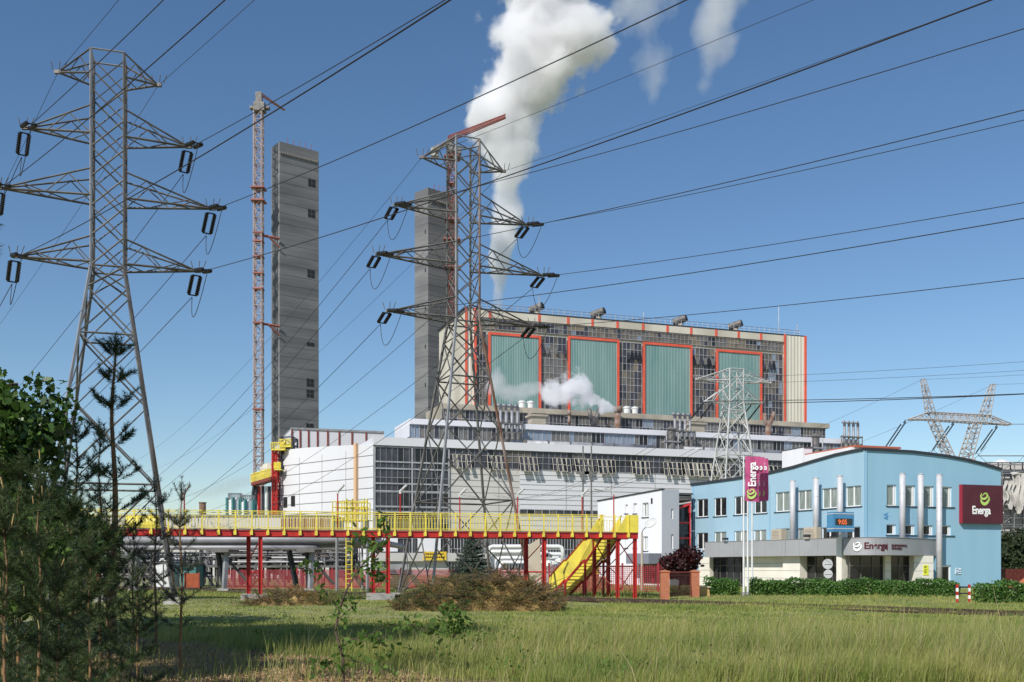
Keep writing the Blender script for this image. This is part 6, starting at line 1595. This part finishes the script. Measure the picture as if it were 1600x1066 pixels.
# hedges
def hedge(px0, px1, Y, ytop, lab, seed, depth=1.1, dY=0):
    global rng
    keep = rng; rng = np.random.default_rng(seed); x0, x1 = GX(px0,Y), GX(px1,Y+dY); h = P(0,ytop,Y).z; L = x1-x0
    t = empty('hedge', ((x0+x1)/2,Y+.5,0), lab, 'hedge', 'clipped hedges before the blue office')
    n = int(4200*L/4); u_ = rng.uniform(0,1,n); face = rng.choice(3,n,p=(.55,.3,.15))
    yy = np.where(face==0, rng.normal(0,.06,n), rng.uniform(0,depth,n)); zz = np.where(face==1, h+rng.normal(0,.05,n), rng.uniform(.05,h,n))
    yy = np.where(face==2, rng.uniform(0,depth,n), yy)
    w1 = .07*np.sin(u_*L*2.1+seed)+.05*np.sin(u_*L*5.3+1); zz = zz+w1*(zz/h); yy = yy+w1*.8+.12*np.maximum(0,zz/h-.7)
    uu = np.where(face==2, np.where(rng.random(n)<.5, 0, 1)+rng.normal(0,.015,n), u_)
    P_ = np.stack([x0+uu*L, Y+dY*uu+yy, zz],1); leaf_mesh('foliage', P_, .085, m_hedge, t, LEAF)
    k = max(6,int(L*3)); s = MB(); r = random.Random(seed)
    for i in range(k): x = x0+L*(i+.5)/k; y = Y+dY*(i+.5)/k+depth/2; s.tube((x,y,0),(x+r.uniform(-.2,.2),y+r.uniform(-.2,.2),h*.9),.015,5,cap=False)
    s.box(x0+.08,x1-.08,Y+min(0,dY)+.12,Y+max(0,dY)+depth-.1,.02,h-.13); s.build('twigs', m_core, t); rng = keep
hedge(1106,1155,59.3,907,'rounded hedge left of the flagpoles',1,1.3)
hedge(1178,1291,59,908,'clipped hedge directly right of the flagpoles',2)
hedge(1292,1406,57.5,908.5,'clipped hedge below the traffic sign and entrance pillar',3)
hedge(1408,1499,56,909.5,'clipped hedge before the entrance, left of the striped barrier',4)
hedge(1536,1660,47.5,914,'clipped hedge right of the striped barrier at the picture edge',5)
# brushwood heaps
def heap(px0, px1, Yc_, ytop, lab, seed, n, bumps, depth=2.6, green=.5):
    global rng
    keep = rng; rng = np.random.default_rng(seed); r = random.Random(seed); x0, x1 = GX(px0,Yc_), GX(px1,Yc_); H = P(0,ytop,Yc_).z; t = empty('brushwood_heap', ((x0+x1)/2,Yc_,0), lab, 'brushwood heap', 'heaps of cut brushwood')
    def prof(u): return 1.38*sum(h*math.exp(-((u-c)/w_)**2) for c, w_, h in bumps)
    nx_, ny_ = 46, 20; vs = []; fs_ = []
    for j in range(ny_+1):
        for i in range(nx_+1):
            u_ = i/nx_; v_ = j/ny_*2-1; z_ = H*prof(u_+.03*math.sin(j*1.3))*math.sqrt(max(0,1-v_*v_))*.80*(1+.22*math.sin(i*1.1+j*.9))-.05; vs.append((x0+(x1-x0)*u_, Yc_+v_*depth/2, z_))
    for j in range(ny_):
        for i in range(nx_): a = j*(nx_+1)+i; fs_.append((a,a+1,a+nx_+2,a+nx_+1))
    m = MB(); m.add(vs, fs_); m.build('core', m_dry, t)
    S0 = []; S1 = []; G0 = []; G1 = []; tw = MB()
    for i in range(n//7):
        u_ = r.random(); v_ = r.uniform(-1,.75); h = prof(u_+.03*math.sin((v_+1)*13))
        if h < .05: continue
        p = Vector((x0+(x1-x0)*u_, Yc_+v_*depth/2, H*h*math.sqrt(1-v_*v_)*r.uniform(.55,1.0))); a = r.uniform(0,6.28); d = Vector((math.cos(a),math.sin(a)*.6-.3,r.uniform(-.35,.6))).normalized(); L = r.uniform(.35,.85)
        if r.random() < .3: tw.tube(p,p+d*L*.9,.009,4,cap=False)
        gr = r.random() < green*(.35+.9*(.5+.5*math.sin(u_*6.5-1.2+seed*.3))); A0, A1 = (G0, G1) if gr else (S0, S1)
        up = d.cross(Vector((r.uniform(-1,1),r.uniform(-1,1),1))).normalized()
        for e in range(11):
            f = e/11; s_ = p+d*L*f; sd_ = (d*.7+up*(1 if e%2 else -1)*.8+Vector((0,0,r.uniform(-.35,.15)))).normalized(); A0.append(s_); A1.append(s_+sd_*L*.42*(1-.75*f))
        A0.append(p+d*L*.5); A1.append(p+d*L)
    for i in range(int(n/110)):
        u_ = r.random(); h = prof(u_); p = Vector((x0+(x1-x0)*u_, Yc_-depth*.5*r.random(), H*h*r.uniform(.3,.9))); a = r.uniform(-.6,.6)+(3.14 if r.random()<.5 else 0); d = Vector((math.cos(a),-.2,r.uniform(-.1,.5))).normalized()
        tw.path([p,p+d*r.uniform(.4,.8),p+d*r.uniform(.9,1.4)+Vector((0,0,-.1))],.014,5,radii=[.016,.011,.005])
    tw.build('sticks', m_bark, t)
    c = lambda a: np.array([tuple(p) for p in a])
    needle_mesh('dead_needles', c(S0), c(S1), 75, .075, .012, m_dry, t, fwd=1.3); needle_mesh('green_needles', c(G0), c(G1), 95, .075, .013, m_drygreen, t, fwd=1.3); rng = keep
heap(628,872,40,903,'large heap of cut spruce brushwood, brown to olive, at the foot of the middle pylon',3,9500,((.12,.07,.42),(.22,.05,.38),(.33,.07,.70),(.42,.05,.45),(.50,.06,.62),(.60,.06,.72),(.70,.05,.66),(.80,.06,.60),(.90,.05,.45),(.5,.3,.08)),3.4,.55)
heap(388,520,44,926,'small low heap of dry brushwood in the grass by the first bridge footing',6,1500,((.3,.2,.6),(.6,.16,.9),(.85,.12,.4)),2.2,.35)
# ================================================================== GRASS
def fieldnoise(x, y, s=1.0, seed=0):
    return (np.sin(x*1.3*s+seed)*np.cos(y*1.1*s+seed*2)+np.sin(x*.47*s+y*.61*s+seed*3)+np.sin(x*2.9*s-y*1.7*s)*.5)/2.5
def grass(name, n, Y0, Y1, px0, px1, hfun, wfun, keepf, mt, seed, lean=.35):
    g = np.random.default_rng(seed); p = g.uniform(0,1,n); Y = (Y0**-1.0+(Y1**-1.0-Y0**-1.0)*p)**-1.0          # more blades near the camera
    px = g.uniform(px0,px1,n); x = (px-800)*Y/F; h = hfun(x,Y)*g.uniform(.45,1.25,n); k = keepf(x,Y,px,g.uniform(0,1,n)); x, Y, h, px = x[k], Y[k], h[k], px[k]; n = len(x)
    h = h*(1+.5*fieldnoise(x,Y,2.6,4))*(1+.5*(g.random(n)<.07)*g.uniform(0,2,n)); z = gz(x,Y)-.02; a = g.uniform(0,2*np.pi,n); w_ = wfun(Y)*g.uniform(.6,1.3,n); sx, sy = np.cos(a)*w_/2, np.sin(a)*w_/2
    b_ = g.uniform(0,2*np.pi,n); ln = g.uniform(.05,lean,n)*h; lx, ly = np.cos(b_)*ln+.12*h, np.sin(b_)*ln
    v0 = np.stack([x-sx,Y-sy,z],1); v1 = np.stack([x+sx,Y+sy,z],1); v2 = np.stack([x+lx*.35+sx*.8,Y+ly*.35+sy*.8,z+h*.55],1); v3 = np.stack([x+lx*.35-sx*.8,Y+ly*.35-sy*.8,z+h*.55],1); v4 = np.stack([x+lx,Y+ly,z+h*.97],1)
    V = np.stack([v0,v1,v2,v3,v4],1).reshape(-1,3); i = np.arange(n)[:,None]*5
    o = mesh_np(name, V, [i+np.array([[0,1,2,3]]), i+np.array([[3,2,4]])], mt, org=np.array([0,30.,0])); o.location = (0,30,0); return o
wf = lambda Y: .0035+.00030*Y
litter = lambda x, Y: (Y+1.1*x+4.5+3*fieldnoise(x,Y,.8)) < 20
tall = lambda x, Y: np.clip((.34+.13*fieldnoise(x,Y,.5)+.16*np.clip((x+1)/6,0,1))*np.clip((36-Y)/18,.25,1),.08,.62)
def keep_tall(x, Y, px, u): return np.where(litter(x,Y), u < .03, (u < .62+.42*fieldnoise(x,Y,.6,2)+.25*fieldnoise(x,Y,2.2,7))&(Y < 31+3*fieldnoise(x,Y,.25,1)))
go = grass('tall_grass', 360000, 13.5, 34, -80, 1680, tall, wf, keep_tall, m_grass, 1); tag(go, 'tall green meadow grass filling the foreground', 'grass', kind='stuff')
go = grass('dry_stalks', 52000, 13.5, 34, -80, 1680, lambda x, Y: tall(x,Y)*1.22, lambda Y: .003+.0002*Y, lambda x, Y, px, u: np.where(litter(x,Y), u < .035, u < .45+.6*fieldnoise(x,Y,.9,5)), m_straw, 2, .7); tag(go, 'pale dry stalks scattered through the meadow', 'dry grass', kind='stuff')
go = grass('short_grass', 330000, 28, 90, -50, 1680, lambda x, Y: .07+.03*fieldnoise(x,Y,.3)+.12*((Y>56)&(Y<70)&(x<8))+.05*((x>4)&(Y>38)), lambda Y: .012+.0004*Y, lambda x, Y, px, u: (u < .85+.3*fieldnoise(x,Y,.4,3))&~litter(x,Y), m_grass, 3); tag(go, 'short green grass along the railway track and before the hedges', 'grass', kind='stuff')
# broad-leaved weeds scattered in clumps
g = np.random.default_rng(21); C_ = []
for i in range(110):
    Y = 1/(1/13.8+(1/32-1/13.8)*g.random()); px = g.uniform(250,1650); x = (px-800)*Y/F; k = g.integers(8,34)
    if litter(x,Y): continue
    C_.append(np.stack([x+g.normal(0,.14,k), Y+g.normal(0,.14,k), g.uniform(.04,.34,k)],1))
C_ = np.concatenate(C_); o = leaf_mesh('weeds', C_, .065, m_sap, None, LEAF, d=np.array([[0,0,.5]]), wd=.6); tag(o, 'broad-leaved weeds scattered in clumps through the meadow', 'weeds', kind='stuff')
# pine litter: needles and chips on the bare soil
g = np.random.default_rng(9); n = 60000; Y = g.uniform(13.5,24,n); px = g.uniform(-60,700,n); x = (px-800)*Y/F; k = litter(x,Y); x, Y = x[k], Y[k]
Pp = np.stack([x,Y,gz(x,Y)+.012],1); n = len(Pp)
o = leaf_mesh('pine_litter', Pp, .06, m_litter, None, RH, d=np.array([[0,0,0.]]), wd=.35)
tag(o, 'brown needle litter and chips covering the bare soil at the lower left', 'litter', kind='stuff')
# a dark stump at the bottom edge
t = empty('tree_stump', gp(203,14.7), 'dark rounded stump at the bottom edge, lower left', 'stump'); m = MB(); x_ = GX(203,14.7)
m.lathe((x_,14.7,-.05),[(.22,0),(.20,.12),(.15,.20),(.06,.24)],14); m.build('wood', m_bark, t, True)

# ================================================================== STEAM
def steam(lab, x0, x1, z0, z1, Yc_, dep, axis, pts, dens, nscale, amp, soft=3.0, warp=0.0, aniso=.2, name='steam_plume', col=(.97,.97,.98)):
    """box of procedural vapour; pts = (t, centre, radius) along the axis, all in fractions of the box"""
    W_, H_ = x1-x0, z1-z0; me = MB(); me.box(x0,x1,Yc_-dep/2,Yc_+dep/2,z0,z1)
    m = bpy.data.materials.new('vapour'); m.use_nodes = True; n = m.node_tree.nodes; l = m.node_tree.links; n.clear()
    out = n.new('ShaderNodeOutputMaterial'); pv = n.new('ShaderNodeVolumePrincipled'); l.new(pv.outputs[0], out.inputs['Volume']); pv.inputs['Color'].default_value = (*col,1); pv.inputs['Anisotropy'].default_value = aniso
    tc = n.new('ShaderNodeTexCoord'); sp = n.new('ShaderNodeSeparateXYZ'); l.new(tc.outputs['Object'], sp.inputs[0])
    def M_(op, a, b_=None, c=None, clamp=False):
        x = n.new('ShaderNodeMath'); x.operation = op; x.use_clamp = clamp
        for i, v in enumerate((a,b_,c)):
            if v is None: continue
            if isinstance(v, (int,float)): x.inputs[i].default_value = v
            else: l.new(v, x.inputs[i])
        return x.outputs[0]
    def curve(src, vals):
        c = n.new('ShaderNodeFloatCurve'); cm = c.mapping; cv = cm.curves[0]
        while len(cv.points) > 2: cv.points.remove(cv.points[1])
        cv.points[0].location = vals[0]; cv.points[1].location = vals[-1]
        for v in vals[1:-1]: cv.points.new(*v)
        cm.update(); l.new(src, c.inputs['Value']); return c.outputs[0]
    X_ = M_('ADD', sp.outputs[0], W_/2); Z_ = sp.outputs[2]; Y_ = sp.outputs[1]
    if axis == 'Z': t, other, span, al = M_('DIVIDE', Z_, H_), X_, W_, H_
    else: t, other, span, al = M_('DIVIDE', X_, W_), Z_, H_, W_
    c_ = M_('MULTIPLY', curve(t, [(p[0],p[1]) for p in pts]), span); r_ = M_('MULTIPLY', curve(t, [(p[0],p[2]) for p in pts]), span)
    dx = M_('SUBTRACT', other, c_); d2 = M_('ADD', M_('MULTIPLY',dx,dx), M_('MULTIPLY',Y_,Y_)); q = M_('DIVIDE', M_('SQRT', d2), M_('MAXIMUM', r_, .01))
    n1 = n.new('ShaderNodeTexNoise'); n1.inputs['Scale'].default_value = nscale; n1.inputs['Detail'].default_value = 6; n1.inputs['Roughness'].default_value = .58; l.new(tc.outputs['Object'], n1.inputs[0])
    e = M_('ADD', M_('SUBTRACT', 1.0, q), M_('MULTIPLY', M_('SUBTRACT', n1.outputs[0], .52), amp))
    ends = M_('MULTIPLY', M_('MULTIPLY', t, 14.0, clamp=True), M_('MULTIPLY', M_('SUBTRACT', 1.0, t), 14.0, clamp=True))
    fade = M_('MULTIPLY', M_('SUBTRACT', 1.0, M_('DIVIDE', M_('ABSOLUTE', Y_), dep/2)), 6.0, clamp=True)
    d = M_('MULTIPLY', M_('MULTIPLY', M_('MULTIPLY', M_('MULTIPLY', e, soft, clamp=True), dens), ends), fade); l.new(d, pv.inputs['Density'])
    o = me.build(name, m); tag(o, lab, 'steam', kind='stuff'); return o
def px_steam(lab, Yc_, px0, px1, py0, py1, dep, axis, pix, dens, nscale, amp, **k):
    """pix: (px, py, radius px) along the plume"""
    x0, x1 = GX(px0,Yc_), GX(px1,Yc_); z1, z0 = P(0,py0,Yc_).z, P(0,py1,Yc_).z; pts = []
    for a, b_, r_ in pix:
        if axis == 'Z': pts.append(((py1-b_)/(py1-py0), (a-px0)/(px1-px0), r_/(px1-px0)))
        else: pts.append(((a-px0)/(px1-px0), (py1-b_)/(py1-py0), r_/(py1-py0)))
    pts.sort(); return steam(lab, x0, x1, z0, z1, Yc_, dep, axis, pts, dens, nscale, amp, **k)
px_steam('big white steam plume rising behind the boiler house into the top of the picture', 430, 640, 1060, -90, 500, 80, 'Z',
    [(777,500,12),(780,430,18),(788,340,26),(797,260,34),(790,205,52),(802,165,64),(828,130,76),(846,95,84),(866,60,84),(858,0,72),(850,-60,80),(850,-90,80)], .26, .05, 3.0, soft=3.2, aniso=0)
px_steam('faint white vapour wisp at the top, just right of the big plume', 440, 930, 1090, -60, 170, 45, 'Z', [(1020,170,10),(1018,110,28),(1010,60,34),(1000,0,50),(990,-60,50)], .05, .05, 4.2, soft=1.3)
px_steam('white vapour wisp at the top, farther right', 440, 1050, 1290, -60, 150, 45, 'Z', [(1100,150,8),(1112,90,34),(1125,45,44),(1135,0,40),(1150,-60,50)], .07, .045, 3.6, soft=1.5)
px_steam('white steam drifting left from the rusty pipe before the second teal panel', 234, 840, 966, 560, 652, 18, 'X', [(840,605,10),(862,618,20),(885,612,24),(905,608,27),(925,620,17),(945,632,11),(960,640,5)], .75, .30, 3.4, soft=4)
px_steam('thin white steam drifting past the first teal panel', 234, 756, 850, 560, 645, 18, 'X', [(760,600,24),(778,605,26),(795,612,24),(812,612,18),(845,606,14)], .2, .2, 3.0, soft=2)
px_steam('faint dark smoke smudge low over the horizon above the brick chimney stub', 600, 290, 400, 735, 800, 40, 'X', [(295,770,8),(320,772,12),(345,764,16),(370,757,14),(395,750,10)], .035, .03, 2.0, soft=2, col=(.75,.65,.62), name='smoke_smudge')
